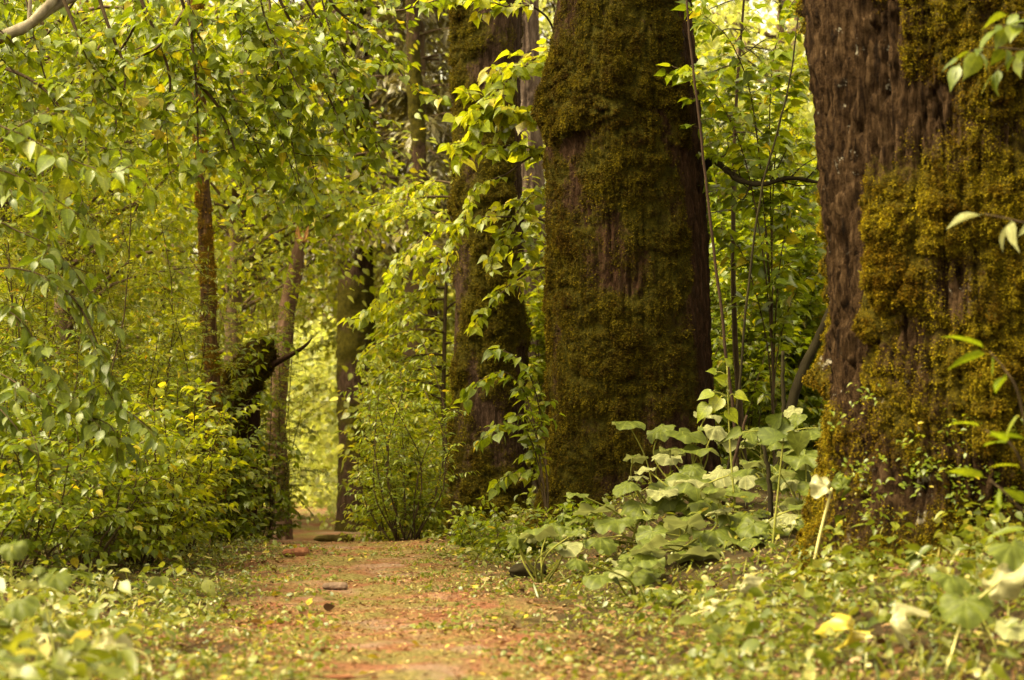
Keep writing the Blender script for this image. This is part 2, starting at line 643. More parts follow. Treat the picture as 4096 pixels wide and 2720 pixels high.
G1 = [(0.0, (0.080, 0.110, 0.005)), (0.35, (0.110, 0.150, 0.006)), (0.7, (0.145, 0.180, 0.008)), (0.94, (0.20, 0.215, 0.010)), (0.99, (0.30, 0.24, 0.015))]
G_DARK = [(0.0, (0.040, 0.065, 0.008)), (0.5, (0.065, 0.098, 0.012)), (0.9, (0.10, 0.13, 0.015))]
G_BRIGHT = [(0.0, (0.135, 0.175, 0.006)), (0.5, (0.19, 0.22, 0.008)), (0.9, (0.25, 0.26, 0.012)), (0.99, (0.32, 0.27, 0.02))]
G_BLUE = [(0.0, (0.060, 0.088, 0.006)), (0.5, (0.088, 0.118, 0.007)), (0.9, (0.12, 0.145, 0.009))]
M = {}
M['leaf'] = leaf_mat('broad_leaf', G1)
M['leaf_dark'] = leaf_mat('shade_leaf', G_DARK, tfac=0.32)
M['leaf_bright'] = leaf_mat('young_leaf', G_BRIGHT, tfac=0.5)
M['leaf_cool'] = leaf_mat('cool_leaf', G_BLUE, tfac=0.36, rough=0.40, spec=0.42)
M['leaf_feather'] = leaf_mat('feathery_leaf', [(0, (0.09, 0.12, 0.008)), (0.5, (0.14, 0.16, 0.010)), (0.95, (0.20, 0.20, 0.014)), (0.99, (0.3, 0.16, 0.02))], tfac=0.45, veins=False)
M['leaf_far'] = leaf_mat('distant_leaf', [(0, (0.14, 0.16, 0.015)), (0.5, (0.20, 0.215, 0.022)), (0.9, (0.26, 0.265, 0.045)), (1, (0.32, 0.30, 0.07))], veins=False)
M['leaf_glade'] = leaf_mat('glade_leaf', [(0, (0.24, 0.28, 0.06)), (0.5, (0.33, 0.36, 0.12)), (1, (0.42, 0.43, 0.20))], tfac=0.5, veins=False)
M['needle'] = leaf_mat('fir_needle', [(0, (0.025, 0.045, 0.008)), (0.6, (0.05, 0.075, 0.012)), (1, (0.10, 0.12, 0.02))], tfac=0.1, veins=False)
M['needle_dry'] = leaf_mat('brown_needle', [(0, (0.07, 0.055, 0.018)), (0.6, (0.115, 0.095, 0.030)), (1, (0.17, 0.155, 0.05))], tfac=0.2, veins=False)
M['butterbur'] = leaf_mat('butterbur_leaf', [(0, (0.0486, 0.06804, 0.00648)), (0.5, (0.07452, 0.09396, 0.01037)), (1, (0.1069, 0.1166, 0.01814))], tfac=0.3, under=(0.20, 0.21, 0.10), rough=0.55, spec=0.22, trans=(1.3, 1.3, 0.8), veins='radial')
M['butterbur_pale'] = leaf_mat('faded_butterbur_leaf', [(0, (0.1275, 0.1403, 0.051)), (1, (0.2125, 0.2125, 0.0935))], tfac=0.25, under=(0.26, 0.26, 0.13), rough=0.6, spec=0.2, trans=(1.2, 1.2, 0.9), veins='radial')
M['wilted'] = leaf_mat('wilted_leaf', [(0, (0.2456, 0.2312, 0.1156)), (1, (0.3323, 0.3107, 0.1662))], trans=(1, 1, 0.8), tfac=0.25, veins=False)
M['yellow'] = leaf_mat('yellow_leaf', [(0, (0.306, 0.221, 0.0102)), (0.5, (0.391, 0.306, 0.0255)), (1, (0.425, 0.357, 0.085))], trans=(1, 1, 0.8), tfac=0.25, veins=False)
M['herb'] = leaf_mat('herb_leaf', [(0, (0.056, 0.076, 0.0064)), (0.4, (0.1, 0.12, 0.0096)), (0.75, (0.152, 0.164, 0.02)), (0.92, (0.224, 0.22, 0.064)), (0.99, (0.288, 0.248, 0.072))], tfac=0.35, veins=False)
M['twig'] = simple_mat('twig_bark', [(0.35, (0.035, 0.024, 0.013)), (0.65, (0.085, 0.058, 0.032))], 20, (1, 1, 0.3), bump=0)
M['twig_pale'] = simple_mat('pale_bark', [(0.3, (0.10, 0.08, 0.055)), (0.55, (0.22, 0.185, 0.135)), (0.7, (0.38, 0.34, 0.27))], 14, (1, 1, 0.5), bump=0.2)
M['stalk'] = simple_mat('green_stalk', [(0.3, (0.11, 0.12, 0.02)), (0.7, (0.20, 0.19, 0.04))], 10, bump=0)
M['stalk_pale'] = simple_mat('pale_stalk', [(0.3, (0.40, 0.36, 0.14)), (0.7, (0.52, 0.47, 0.20))], 10, bump=0)
M['bark_red'] = simple_mat('reddish_bark', [(0.3, (0.044, 0.024, 0.0144)), (0.55, (0.104, 0.06, 0.0384)), (0.75, (0.16, 0.104, 0.072))], 12, (0.8, 0.8, 0.12), bump=0.6)
M['bark_far'] = simple_mat('distant_bark', [(0.3, (0.06, 0.04, 0.024)), (0.6, (0.15, 0.10, 0.065))], 9, (1, 1, 0.15), bump=0.4)
M['bark_dark'] = simple_mat('dark_bark', [(0.3, (0.0098, 0.007, 0.0042)), (0.6, (0.0245, 0.0196, 0.0084)), (0.8, (0.042, 0.0385, 0.0098))], 9, (0.7, 0.7, 0.28), bump=0.5)
M['wood_raw'] = simple_mat('torn_wood', [(0.3, (0.25, 0.11, 0.04)), (0.6, (0.42, 0.22, 0.09)), (0.8, (0.5, 0.33, 0.17))], 12, (1, 1, 0.2), bump=0.4)
M['log_red'] = simple_mat('red_log_bark', [(0.3, (0.06, 0.025, 0.014)), (0.55, (0.17, 0.07, 0.036)), (0.75, (0.30, 0.16, 0.09))], 22, (1, 1, 1), bump=0.6)
M['log_brown'] = simple_mat('mossy_log_bark', [(0.3, (0.03, 0.02, 0.008)), (0.55, (0.08, 0.06, 0.015)), (0.75, (0.15, 0.12, 0.04))], 9, bump=0.6)
M['stone'] = simple_mat('grey_stone', [(0.3, (0.10, 0.065, 0.045)), (0.7, (0.20, 0.135, 0.10))], 18, bump=0.6)
M['bark_A'] = bark_mat('furrowed_mossy_bark', [(0.32, (0.006, 0.0035, 0.002)), (0.45, (0.024, 0.012, 0.005)), (0.56, (0.066, 0.037, 0.017)), (0.68, (0.115, 0.070, 0.036)), (0.8, (0.18, 0.12, 0.07))],
                       [(0.25, (0.014, 0.012, 0.002)), (0.45, (0.06, 0.047, 0.004)), (0.6, (0.11, 0.082, 0.006)), (0.8, (0.15, 0.11, 0.016))], vscale=38, lichen=0.9)
M['bark_B'] = bark_mat('dark_mossy_bark', [(0.30, (0.01172, 0.006696, 0.003348)), (0.50, (0.03515, 0.01758, 0.00837)), (0.66, (0.07114, 0.03515, 0.02009)), (0.85, (0.1423, 0.0837, 0.05441))],
                       [(0.25, (0.01339, 0.01172, 0.002511)), (0.45, (0.04018, 0.03515, 0.003348)), (0.62, (0.07114, 0.05859, 0.005022)), (0.8, (0.0837, 0.05859, 0.01674))], vscale=42)
M['bark_C'] = bark_mat('brown_mossy_bark', [(0.30, (0.01584, 0.00864, 0.00576)), (0.50, (0.0504, 0.0288, 0.01728)), (0.66, (0.108, 0.0648, 0.0432)), (0.85, (0.18, 0.1224, 0.0864))],
                       [(0.25, (0.0144, 0.01296, 0.00216)), (0.45, (0.0432, 0.03744, 0.0036)), (0.62, (0.0792, 0.06336, 0.00576)), (0.8, (0.1008, 0.072, 0.0144))], vscale=42)
M['bark_grey'] = bark_mat('ridged_grey_bark', [(0.30, (0.05, 0.033, 0.024)), (0.50, (0.17, 0.115, 0.088)), (0.66, (0.27, 0.20, 0.155)), (0.85, (0.34, 0.27, 0.22))],
                          [(0.25, (0.02, 0.018, 0.003)), (0.8, (0.10, 0.09, 0.01))], vscale=22)
M['bark_F'] = bark_mat('orange_mossy_bark', [(0.30, (0.03, 0.016, 0.008)), (0.50, (0.10, 0.055, 0.025)), (0.66, (0.22, 0.12, 0.05)), (0.85, (0.35, 0.25, 0.15))],
                       [(0.25, (0.03, 0.022, 0.003)), (0.5, (0.16, 0.095, 0.008)), (0.8, (0.26, 0.14, 0.02))], vscale=30)
M['moss_A'] = leaf_mat('golden_moss', [(0, (0.062, 0.047, 0.002)), (0.5, (0.108, 0.086, 0.004)), (1, (0.155, 0.115, 0.006))], tfac=0.25, spec=0.05, rough=0.9, mottle=True, veins=False)
M['moss_F'] = leaf_mat('orange_moss', [(0, (0.08, 0.05, 0.003)), (0.5, (0.18, 0.11, 0.006)), (1, (0.28, 0.15, 0.015))], tfac=0.2, spec=0.1, rough=0.8, mottle=True, veins=False)
M['moss_C'] = leaf_mat('brown_moss', [(0, (0.036, 0.030, 0.002)), (0.5, (0.062, 0.050, 0.003)), (1, (0.09, 0.070, 0.005))], tfac=0.2, spec=0.05, rough=0.9, mottle=True, veins=False)
M['moss_B'] = leaf_mat('olive_moss', [(0, (0.022, 0.017, 0.0015)), (0.5, (0.044, 0.034, 0.002)), (1, (0.074, 0.053, 0.003))], tfac=0.2, spec=0.05, rough=0.9, mottle=True, veins=False)


# ------------------------------------------------------------------ ground
def path_x(y):
    return 0.28 - 0.105 * y - 0.0006 * y * y


def ground_z(x, y):
    x, y = np.asarray(x, float), np.asarray(y, float)
    d = x - path_x(y)
    z = 0.075 * np.exp(-((y - 11.2) / 2.6) ** 2) - 0.30 * sstep(12.5, 18, y) * np.exp(-(d / 3.0) ** 2) + 0.35 * sstep(22, 45, y)
    z = z + 0.31 * sstep(0.75, 1.75, d) * sstep(6.5, 10, y) + 0.10 * sstep(1.0, 2.2, d) * sstep(3, 7, y)
    z = z + 0.10 * sstep(0.9, 2.4, -d)
    bank = np.exp(-((x - 1.75) / 0.75) ** 2 - ((y - 6.1) / 0.75) ** 2)
    z = z + bank * (0.09 + 0.09 * noise(np.stack([x * 3.2, y * 3.2, np.zeros_like(x)], -1), 12))
    z = z + 0.10 * np.exp(-((x - 1.95) / 0.9) ** 2 - ((y - 7.0) / 0.8) ** 2)
    q = np.stack([x * 1.1, y * 1.1, np.zeros_like(x)], -1)
    z = z + 0.035 * noise(q, 3) + 0.018 * noise(q * 3.1, 4)
    return z


def make_ground():
    ys = np.concatenate([np.linspace(-6, 3.5, 30)[:-1], np.linspace(3.5, 14, 320)[:-1], np.linspace(14, 30, 110)[:-1], np.linspace(30, 90, 60)])
    xs = np.concatenate([np.linspace(-60, -8, 40)[:-1], np.linspace(-8, -2.6, 60)[:-1], np.linspace(-2.6, 3.0, 190)[:-1], np.linspace(3.0, 8, 50)[:-1], np.linspace(8, 60, 40)])
    X, Y = np.meshgrid(xs, ys)
    Z = ground_z(X, Y)
    q = np.stack([X, Y, np.zeros_like(X)], -1)
    Z = Z + 0.014 * fbm(q * 7, 4, 5) * np.exp(-((Y - 8) / 10) ** 2)
    V = np.stack([X, Y, Z], -1).reshape(-1, 3)
    d = np.abs(X - path_x(Y))
    wob = 0.25 * noise(q * 1.7, 9) + 0.12 * noise(q * 5, 10)
    att = 1 - sstep(0.34, 0.80, d + wob)
    nx, ny = len(xs), len(ys)
    i, j = np.meshgrid(np.arange(ny - 1), np.arange(nx - 1), indexing='ij')
    Q = np.stack([i * nx + j, i * nx + j + 1, (i + 1) * nx + j + 1, (i + 1) * nx + j], -1).reshape(-1, 4)
    g = Geo()
    g.add(V, [Q], None, att.ravel())
    m, n, out = mat_new('forest_soil')
    tc = n.nodes.new("ShaderNodeTexCoord")
    a = n.nodes.new("ShaderNodeAttribute"); a.attribute_name = 'path'
    t1 = nz(n, 1.7, 6, 0.65, tc.outputs['Object'], 0.3)
    t2 = nz(n, 2.4, 6, 0.7, tc.outputs['Object'], 0.6)
    t3 = nz(n, 60, 5, 0.75, tc.outputs['Object'])
    r1 = ramp(n, [(0.34, (0.34, 0.235, 0.175)), (0.43, (0.33, 0.195, 0.125)), (0.50, (0.285, 0.12, 0.062)), (0.56, (0.26, 0.10, 0.05)), (0.63, (0.33, 0.18, 0.11)), (0.7, (0.34, 0.235, 0.175))])
    n.links.new(t1.outputs[0], r1.inputs[0])
    r2 = ramp(n, [(0.44, (0, 0, 0)), (0.58, (1, 1, 1))])
    n.links.new(t2.outputs[0], r2.inputs[0])
    moss = ramp(n, [(0.3, (0.13, 0.11, 0.022)), (0.7, (0.31, 0.255, 0.085))])
    n.links.new(t3.outputs[0], moss.inputs[0])
    c1 = mixc(n, r2.outputs[0], r1.outputs[0], moss.outputs[0])
    dk = ramp(n, [(0.3, (0.5, 0.45, 0.4)), (0.55, (1, 1, 1)), (0.75, (1.35, 1.3, 1.2))])
    n.links.new(t3.outputs[0], dk.inputs[0])
    c1 = mixc(n, 1.0, c1, dk.outputs[0], 'MULTIPLY')
    off = ramp(n, [(0.35, (0.035, 0.022, 0.010)), (0.5, (0.075, 0.05, 0.018)), (0.68, (0.10, 0.09, 0.015))])
    t4 = nz(n, 7, 6, 0.7, tc.outputs['Object'])
    n.links.new(t4.outputs[0], off.inputs[0])
    c = mixc(n, a.outputs['Fac'], off.outputs[0], c1)
    pr = n.nodes.new("ShaderNodeBsdfPrincipled")
    pr.inputs['Roughness'].default_value = 0.95
    pr.inputs['Specular IOR Level'].default_value = 0.15
    n.links.new(c, pr.inputs['Base Color'])
    bp = n.nodes.new("ShaderNodeBump"); bp.inputs['Strength'].default_value = 1.0; bp.inputs['Distance'].default_value = 0.04
    n.links.new(t3.outputs[0], bp.inputs['Height']); n.links.new(bp.outputs[0], pr.inputs['Normal'])
    n.links.new(pr.outputs[0], out.inputs[0])
    o = g.build('ground', m, None, True, 'path')
    o['kind'] = 'structure'


make_ground()


# ------------------------------------------------------------------ trunks
def trunk(root, name, pts, radii, mat, seed, moss_fn, step=0.015, ridge=0.012, flute=0.06, moss_h=0.035, flare=0.45, flare_h=0.22,
          zmax_fine=4.0, lobes=5, tuft=None, tuft_n=0, tuft_size=0.014, ridge_freq=26, extra=None):
    """tapered trunk swept along pts (world, bottom to top) with bark ridges, moss cushions and a root flare"""
    pts = np.asarray(pts, float)
    z0, z1 = pts[0, 2], pts[-1, 2]
    zf = np.arange(z0, min(zmax_fine, z1), step)
    zz = np.concatenate([zf, np.linspace(min(zmax_fine, z1), z1, 12)]) if z1 > zmax_fine else np.append(zf, z1)
    cx = np.interp(zz, pts[:, 2], pts[:, 0])
    cy = np.interp(zz, pts[:, 2], pts[:, 1])
    R = np.interp(zz, pts[:, 2], radii)
    # smooth the centre line
    k = max(3, int(0.5 / step)) | 1
    ker = np.hanning(k + 2)[1:-1]; ker /= ker.sum()
    sm = lambda a: np.convolve(np.pad(a, k // 2, mode='edge'), ker, 'valid')
    cx, cy, R = sm(cx), sm(cy), sm(R)
    na = int(2 * pi * R.max() / step)
    ph = np.arange(na) * 2 * pi / na
    Z, PH = np.meshgrid(zz, ph, indexing='ij')
    Rr = np.repeat(R[:, None], na, 1)
    hh = Z - (z0 + 0.25)
    dirv = np.stack([np.cos(PH), np.sin(PH), np.zeros_like(PH)], -1)
    rr = np.random.default_rng(seed)
    lob = sum(np.cos(PH * f + rr.uniform(0, 6.28)) * a for f, a in ((lobes, 0.35), (3, 0.25), (2, 0.2)))
    Rb = Rr * (1 + flare * np.exp(-np.maximum(hh, -0.3) / flare_h) * (1 + lob))
    base = np.stack([np.repeat(cx[:, None], na, 1), np.repeat(cy[:, None], na, 1), Z], -1)
    q0 = np.stack([np.cos(PH) * R.mean(), np.sin(PH) * R.mean(), Z], -1)
    fl = noise(q0 * np.array((2.2, 2.2, 0.5)), seed) * flute * R.mean() * 2
    fq = ridge_freq * 0.8
    gr = np.abs(noise(q0 * np.array((fq, fq, 0.8)) + 0.30 * fbm(q0 * np.array((5, 5, 3)), 2, seed + 1)[..., None], seed + 2))
    gr2 = np.abs(noise(q0 * np.array((fq * 2.1, fq * 2.1, 2.2)) + 0.3 * fbm(q0 * 7, 2, seed + 3)[..., None], seed + 4))
    gr3 = noise(q0 * np.array((95, 95, 7)), seed + 6)
    rid = 1.7 * np.minimum(gr * 5.0, 1) ** 0.7 + 0.8 * np.minimum(gr2 * 4.5, 1) + 0.35 * gr3 - 1.7
    rid2 = fbm(q0 * np.array((40, 40, 12)), 3, seed + 5)
    mo = np.clip(moss_fn(q0, PH, Z, Rr), 0, 1)
    wq = q0 + 0.05 * np.stack([noise(q0 * 6, seed + 11), noise(q0 * 6, seed + 12), noise(q0 * 6, seed + 13)], -1)
    cush = 1.5 * np.abs(noise(wq * np.array((4.2, 4.2, 3.4)), seed + 7)) ** 0.8 + 0.9 * np.abs(noise(wq * 9.5, seed + 8)) ** 0.8 + 0.45 * np.abs(noise(wq * 21, seed + 10)) + 0.2 * noise(q0 * 50, seed + 9)
    rad = Rb + fl + ridge * (rid * 0.8 + rid2 * 0.5) * (1 - 0.6 * mo) + moss_h * mo * np.maximum(cush, -0.2)
    if extra is not None:
        rad = rad + extra(q0, PH, Z)
    V = base + dirv * rad[..., None]
    # moss hangs in lobes: lower edge bulges over
    V[..., 2] -= mo * moss_h * 0.5 * np.maximum(cush, 0)
    nr = len(zz)
    i, j = np.meshgrid(np.arange(nr - 1), np.arange(na), indexing='ij')
    j2 = (j + 1) % na
    Q = np.stack([i * na + j, i * na + j2, (i + 1) * na + j2, (i + 1) * na + j], -1).reshape(-1, 4)
    g = Geo()
    cap = (np.arange(na) + (nr - 1) * na)[None]
    g.add(V.reshape(-1, 3), [Q, cap], None, mo.ravel())
    o = g.build(name, mat, root, True, 'moss')
    if tuft is not None and tuft_n:
        # moss shoots standing on the mossy, fine part of the trunk
        rng = np.random.default_rng(seed + 50)
        nf = len(zf) - 1
        du = V[1:nf, :, :] - V[:nf - 1, :, :]
        dv = np.roll(V, -1, axis=1)[:nf - 1] - V[:nf - 1]
        N = nrm(np.cross(dv, du))
        wgt = (np.clip(mo[:nf - 1] - 0.25, 0, 1) * np.clip(cush[:nf - 1] - 0.28, 0.02, 0.8) * (N[..., 1] < 0.5)).ravel()
        idx = rng.choice(len(wgt), tuft_n, p=wgt / wgt.sum())
        pos = V[:nf - 1].reshape(-1, 3)[idx] + rng.normal(0, step * 0.45, (tuft_n, 3))
        nn = N.reshape(-1, 3)[idx]
        ax = nrm(nn * 0.9 - UP * 0.35 + rng.normal(0, 0.5, nn.shape))
        no = nrm(nn + UP * 0.6 + rng.normal(0, 0.4, nn.shape))
        tg = Geo()
        add_leaves(tg, 'tuft', pos - ax * 0.003, ax, no, tuft_size * rng.uniform(0.5, 1.5, tuft_n), rng)
        tg.build('moss', tuft, root)
    return V, mo


def col(pix, D, zb):
    """centre line of an upright trunk from picture points (x, y) at depth D, bottom first, root end at zb"""
    p = [P(x, y, D) for x, y in pix]
    p[0] = np.array((p[0][0], D, zb))
    return np.array(p)


def tz(px, D):
    return float(ground_z(np.array(PX(px, D)), np.array(D)))


def facing(PH, deg, width=0.9):
    return np.cos(PH - radians(deg)) * width


# right-hand giant
DA = 7.6
zA = tz(958, DA)
tA = thing('giant_tree', 'huge tree trunk thick with golden moss, furrowed bare bark along one edge', 'tree', (PX(958, DA), DA, zA))
rA = lambda w: w / F * DA


def mossA(q, PH, Z, R):
    n1 = fbm(q * np.array((2.2, 2.2, 1.6)), 4, 21)
    m = 0.72 + n1 * 0.75
    # the bare strip: its left (seen from the path) side, narrowing to nothing near the root
    a = np.cos(PH - radians(186))
    m = m - 1.9 * sstep(0.82, 0.90, a + 0.07 * noise(q * 5, 22)) * sstep(0.75, 1.15, Z - 0.1 * noise(q * 4, 4))
    b = np.cos(PH - radians(335))
    m = m - 0.9 * sstep(0.75, 0.95, b) * sstep(1.0, 1.6, Z)
    m = m - 0.10 * sstep(2.1, 2.5, Z) - 0.5 * np.exp(-((Z - 2.25) / 0.3) ** 2) * sstep(0.945, 0.985, np.cos(PH - radians(219)))
    return m


trunk(tA, 'trunk', col([(968, 600), (962, 420), (956, 200), (952, 0), (950, -300)], DA, zA - 0.25), [rA(130), rA(129), rA(129), rA(130), rA(120)],
      M['bark_A'], 31, mossA, step=0.0095, ridge=0.042, flute=0.07, moss_h=0.085, extra=lambda q, PH, Z: 0.05 * fbm(q * np.array((3.2, 3.2, 2.4)), 3, 33) * sstep(-0.9, -0.5, -np.cos(PH - radians(186))), flare=0.32, flare_h=0.28, zmax_fine=2.9, tuft=M['moss_A'], tuft_n=520000, tuft_size=0.0085)

# central trunk
DB = 11.2
zB = tz(628, DB)
tB = thing('mossy_tree', 'broad dark trunk coated in olive moss, rising behind the broad leaved plants', 'tree', (PX(628, DB), DB, zB))
rB = lambda w: w / F * DB


def mossB(q, PH, Z, R):
    n1 = fbm(q * np.array((2.6, 2.6, 1.7)), 4, 61)
    m = 0.70 + n1 * 0.75
    m = m - 1.2 * sstep(0.82, 0.97, np.cos(PH - radians(345)))
    zb = 2.70 + 0.10 * np.sin(PH * 4 + 1) + 0.22 * noise(q * 2.5, 63)
    zb = zb + 0.10 * noise(q * 8, 67)
    m = m + 0.4 * sstep(-0.1, 0.08, Z - zb) * (1 - sstep(0.35, 0.6, Z - zb)) - 0.5 * sstep(-0.35, -0.06, Z - zb) * (1 - sstep(-0.10, 0.05, Z - zb))
    return m


def lipB(q, PH, Z):
    zb = 2.70 + 0.10 * np.sin(PH * 4 + 1) + 0.22 * noise(q * 2.5, 63)
    a = np.clip(np.cos(PH - radians(225)) + 0.25, 0, 1)
    return 0.042 * a * sstep(-0.16, 0.07, Z - zb + 0.12 * noise(q * 9, 66)) * (1 - sstep(0.12, 0.5, Z - zb)) * (0.7 + 0.8 * fbm(q * 7, 3, 64)) + 0.012 * fbm(q * 3.5, 3, 65)


trunk(tB, 'trunk', col([(630, 540), (629, 420), (627, 250), (622, 100), (622, 0), (622, -250)], DB, zB - 0.25), [rB(81), rB(78), rB(75), rB(74), rB(67), rB(62)],
      M['bark_B'], 41, mossB, step=0.0115, ridge=0.022, flute=0.05, moss_h=0.040, extra=lipB, flare=0.10, flare_h=0.3, zmax_fine=3.9, tuft=M['moss_B'], tuft_n=420000, tuft_size=0.0088)
# its low limb, bare of leaves, reaching over to the right
gl = Geo()
lp = curve([P(698, 178, DB), P(712, 160, DB - 0.1), P(724, 168, DB - 0.2), P(742, 181, DB - 0.25), P(765, 184, DB - 0.3), P(790, 178, DB - 0.3), P(830, 183, DB - 0.2), P(860, 170, DB)], 30)
tube(gl, lp, np.linspace(0.026, 0.008, len(lp)) * np.random.default_rng(6).uniform(0.8, 1.25, len(lp)), 7)
rg = np.random.default_rng(5)
for k in range(3, len(lp) - 2, 2):
    e = lp[k] + rg.normal(0, 0.12, 3) + np.array((0.15, 0, 0.06))
    tube(gl, curve([lp[k], (lp[k] + e) / 2 + rg.normal(0, 0.03, 3), e], 6), np.linspace(0.006, 0.002, 7), 4)
gl.build('limb', M['bark_dark'], tB)

# second mossy trunk and the grey one close behind it
DC = 14.3
zC = tz(488, DC)
tC = thing('mossy_tree', 'brown mossy trunk half screened by hanging leaves, beside a grey trunk', 'tree', (PX(488, DC), DC, zC))
rC = lambda w: w / F * DC


def mossC(q, PH, Z, R):
    return 0.66 + 0.8 * fbm(q * np.array((3.2, 3.2, 1.4)), 4, 81) - 0.6 * sstep(0.85, 0.97, np.cos(PH - radians(345))) - 0.2 * sstep(2.6, 3.6, Z)


trunk(tC, 'trunk', col([(490, 540), (489, 400), (490, 250), (487, 100), (486, 0), (486, -200)], DC, zC - 0.25), [rC(35), rC(34), rC(33), rC(33), rC(33), rC(31)],
      M['bark_C'], 71, mossC, step=0.016, ridge=0.014, flute=0.04, moss_h=0.06, flare=0.15, zmax_fine=4.6, tuft=M['moss_C'], tuft_n=130000, tuft_size=0.011)
DC2 = 16.6
zC2 = tz(526, DC2)
tC2 = thing('ridged_tree', 'grey brown trunk with straight ridged bark, wedged between two mossy trunks', 'tree', (PX(526, DC2), DC2, zC2))
trunk(tC2, 'trunk', col([(530, 530), (528, 340), (524, 200), (520, 60), (518, -200)], DC2, zC2 - 0.2), [PX(512 + 21, DC2), PX(512 + 20.5, DC2), PX(512 + 20, DC2), PX(512 + 19, DC2), PX(512 + 18, DC2)],
      M['bark_grey'], 91, lambda q, PH, Z, R: 0.1 + 0.5 * fbm(q * 2, 3, 92) - 0.2, step=0.016, ridge=0.016, flute=0.04, moss_h=0.02, flare=0.2, zmax_fine=5.2, ridge_freq=34)


def bare_tree(name, label, cat, pix, D, widths, mat, seed, group=None, moss=None, zb=None, step=0.03, ridge=0.012, crown=None, flare=0.2, limbs=(), tuft=None, tuft_n=0, tuft_size=0.014, moss_h=0.03):
    px0 = pix[0][0]
    g0 = tz(px0, D) if zb is None else zb
    t = thing(name, label, cat, (PX(px0, D), D, g0), group)
    pts = col(pix, D, g0 - 0.2)
    trunk(t, 'trunk', pts, [w / F * D / 2 for w in widths], mat, seed, moss or (lambda q, PH, Z, R: 0.25 + 0.7 * fbm(q * 2.5, 3, seed)), step=step, ridge=ridge,
          flute=0.08, moss_h=moss_h, flare=flare, flare_h=0.25, zmax_fine=30, tuft=tuft, tuft_n=tuft_n, tuft_size=tuft_size)
    for (lpix, r0, r1) in limbs:
        g = Geo()
        pl = curve([P(x, y, D + dd) for x, y, dd in lpix], 14)
        tube(g, pl, np.linspace(r0, r1, len(pl)), 6)
        g.build('limb', mat, t)
    return t


# slim orange-mossed tree by the left thicket
bare_tree('slim_tree', 'slim leaning trunk with orange brown moss, standing among the leafy thicket', 'tree',
          [(222, 540), (215, 420), (210, 340), (206, 250), (203, 175), (198, 60), (194, -80)], 14.0, [16, 15.5, 14.5, 13.5, 12, 11, 9], M['bark_F'], 101, step=0.012, ridge=0.006, moss=lambda q, PH, Z, R: 0.45 + 0.9 * fbm(q * 6, 3, 102), tuft=M['moss_F'], tuft_n=7000, tuft_size=0.014, moss_h=0.015)
# dark crooked trunk
tG = bare_tree('crooked_tree', 'dark crooked tree bent over beside the path, thick broken shoulder', 'tree',
               [(218, 556), (219, 470), (223, 430), (233, 400), (248, 374), (257, 354), (263, 338)], 15.0, [22, 24, 28, 35, 36, 27, 13], M['bark_B'], 111, step=0.015, flare=0.1, moss=lambda q, PH, Z, R: 0.7 + 0.6 * fbm(q * 4, 3, 112), tuft=M['moss_B'], tuft_n=16000, tuft_size=0.02, moss_h=0.05,
               limbs=[([(262, 372, 0), (278, 362, -0.1), (296, 352, -0.2), (306, 345, -0.3), (312, 338, -0.3)], 0.03, 0.006),
                      ([(252, 376, 0), (254, 400, 0.0), (254, 430, 0.0), (252, 480, 0.0), (252, 560, 0.0)], 0.06, 0.045)])
# broken reddish trunk with torn top
tH = bare_tree('broken_tree', 'reddish brown snapped tree with a torn pale orange top', 'tree',
               [(283, 545), (279, 480), (276, 420), (281, 360), (289, 300), (297, 262), (301, 238)], 18.5, [18, 17, 17, 16, 14, 11, 8], M['bark_red'], 121, step=0.02, ridge=0.012)
g = Geo()
rg = np.random.default_rng(3)
for k in range(9):
    b = P(301 + rg.uniform(-4, 4), 242, 18.5 + rg.uniform(-0.04, 0.04))
    e = b + np.array((rg.uniform(-0.05, 0.09), rg.uniform(-0.03, 0.03), rg.uniform(0.06, 0.2)))
    tube(g, curve([b, (b + e) / 2 + rg.normal(0, 0.01, 3), e], 5), np.linspace(0.022, 0.004, 7), 5)
g.build('splinter', M['wood_raw'], tH)

# farther trunks
FAR = [
    ('far_tree', 'straight dark trunk behind the bright layered sapling, thickest of the far trees', [(357, 530), (357, 440), (357, 300), (354, 200), (350, 60), (347, -120)], 24.0, [38, 36, 34, 33, 32, 28], M['bark_C']),
    ('far_tree', 'slender dark conifer trunk with bare side branches above the bright foliage', [(436, 530), (431, 340), (425, 240), (417, 120), (413, 40), (411, -120)], 21.0, [16, 14, 13, 11, 10, 8], M['bark_C']),
    ('far_tree', 'faint pinkish trunk seen far off through gaps in the thicket', [(133, 500), (133, 290), (131, 200), (128, -60)], 33.0, [20, 18, 16, 14], M['bark_far']),
    ('far_tree', 'pale distant trunk at the back of the thicket, thinner than its neighbour', [(92, 500), (94, 290), (95, 200), (97, -60)], 36.0, [13, 12, 12, 10], M['bark_far']),
    ('far_tree', 'dim brown trunk in the distance past the slim mossy trunk', [(178, 500), (176, 280), (174, 160), (172, -60)], 38.0, [17, 15, 14, 12], M['bark_far']),
    ('far_tree', 'distant brown trunk over the path, half lost in foliage', [(312, 500), (312, 280), (311, 130), (309, -60)], 42.0, [15, 14, 13, 12], M['bark_far']),
    ('far_tree', 'distant trunk peeping through the leaves between the two biggest trunks', [(745, 500), (744, 280), (743, 130), (742, -60)], 30.0, [16, 14, 13, 12], M['bark_far']),
    ('far_tree', 'thin trunk far behind, next to the furrowed bark edge of the giant tree', [(800, 500), (799, 280), (797, 130), (795, -60)], 36.0, [14, 13, 12, 11], M['bark_far']),
    ('far_tree', 'distant grey trunk standing near the picture edge behind the thicket', [(30, 500), (31, 280), (33, 130), (36, -60)], 40.0, [18, 17, 16, 14], M['bark_far']),
    ('far_tree', 'faint trunk rising beside the brown conifer branches at the back', [(390, 520), (388, 280), (385, 130), (382, -60)], 44.0, [16, 15, 14, 13], M['bark_far']),
]
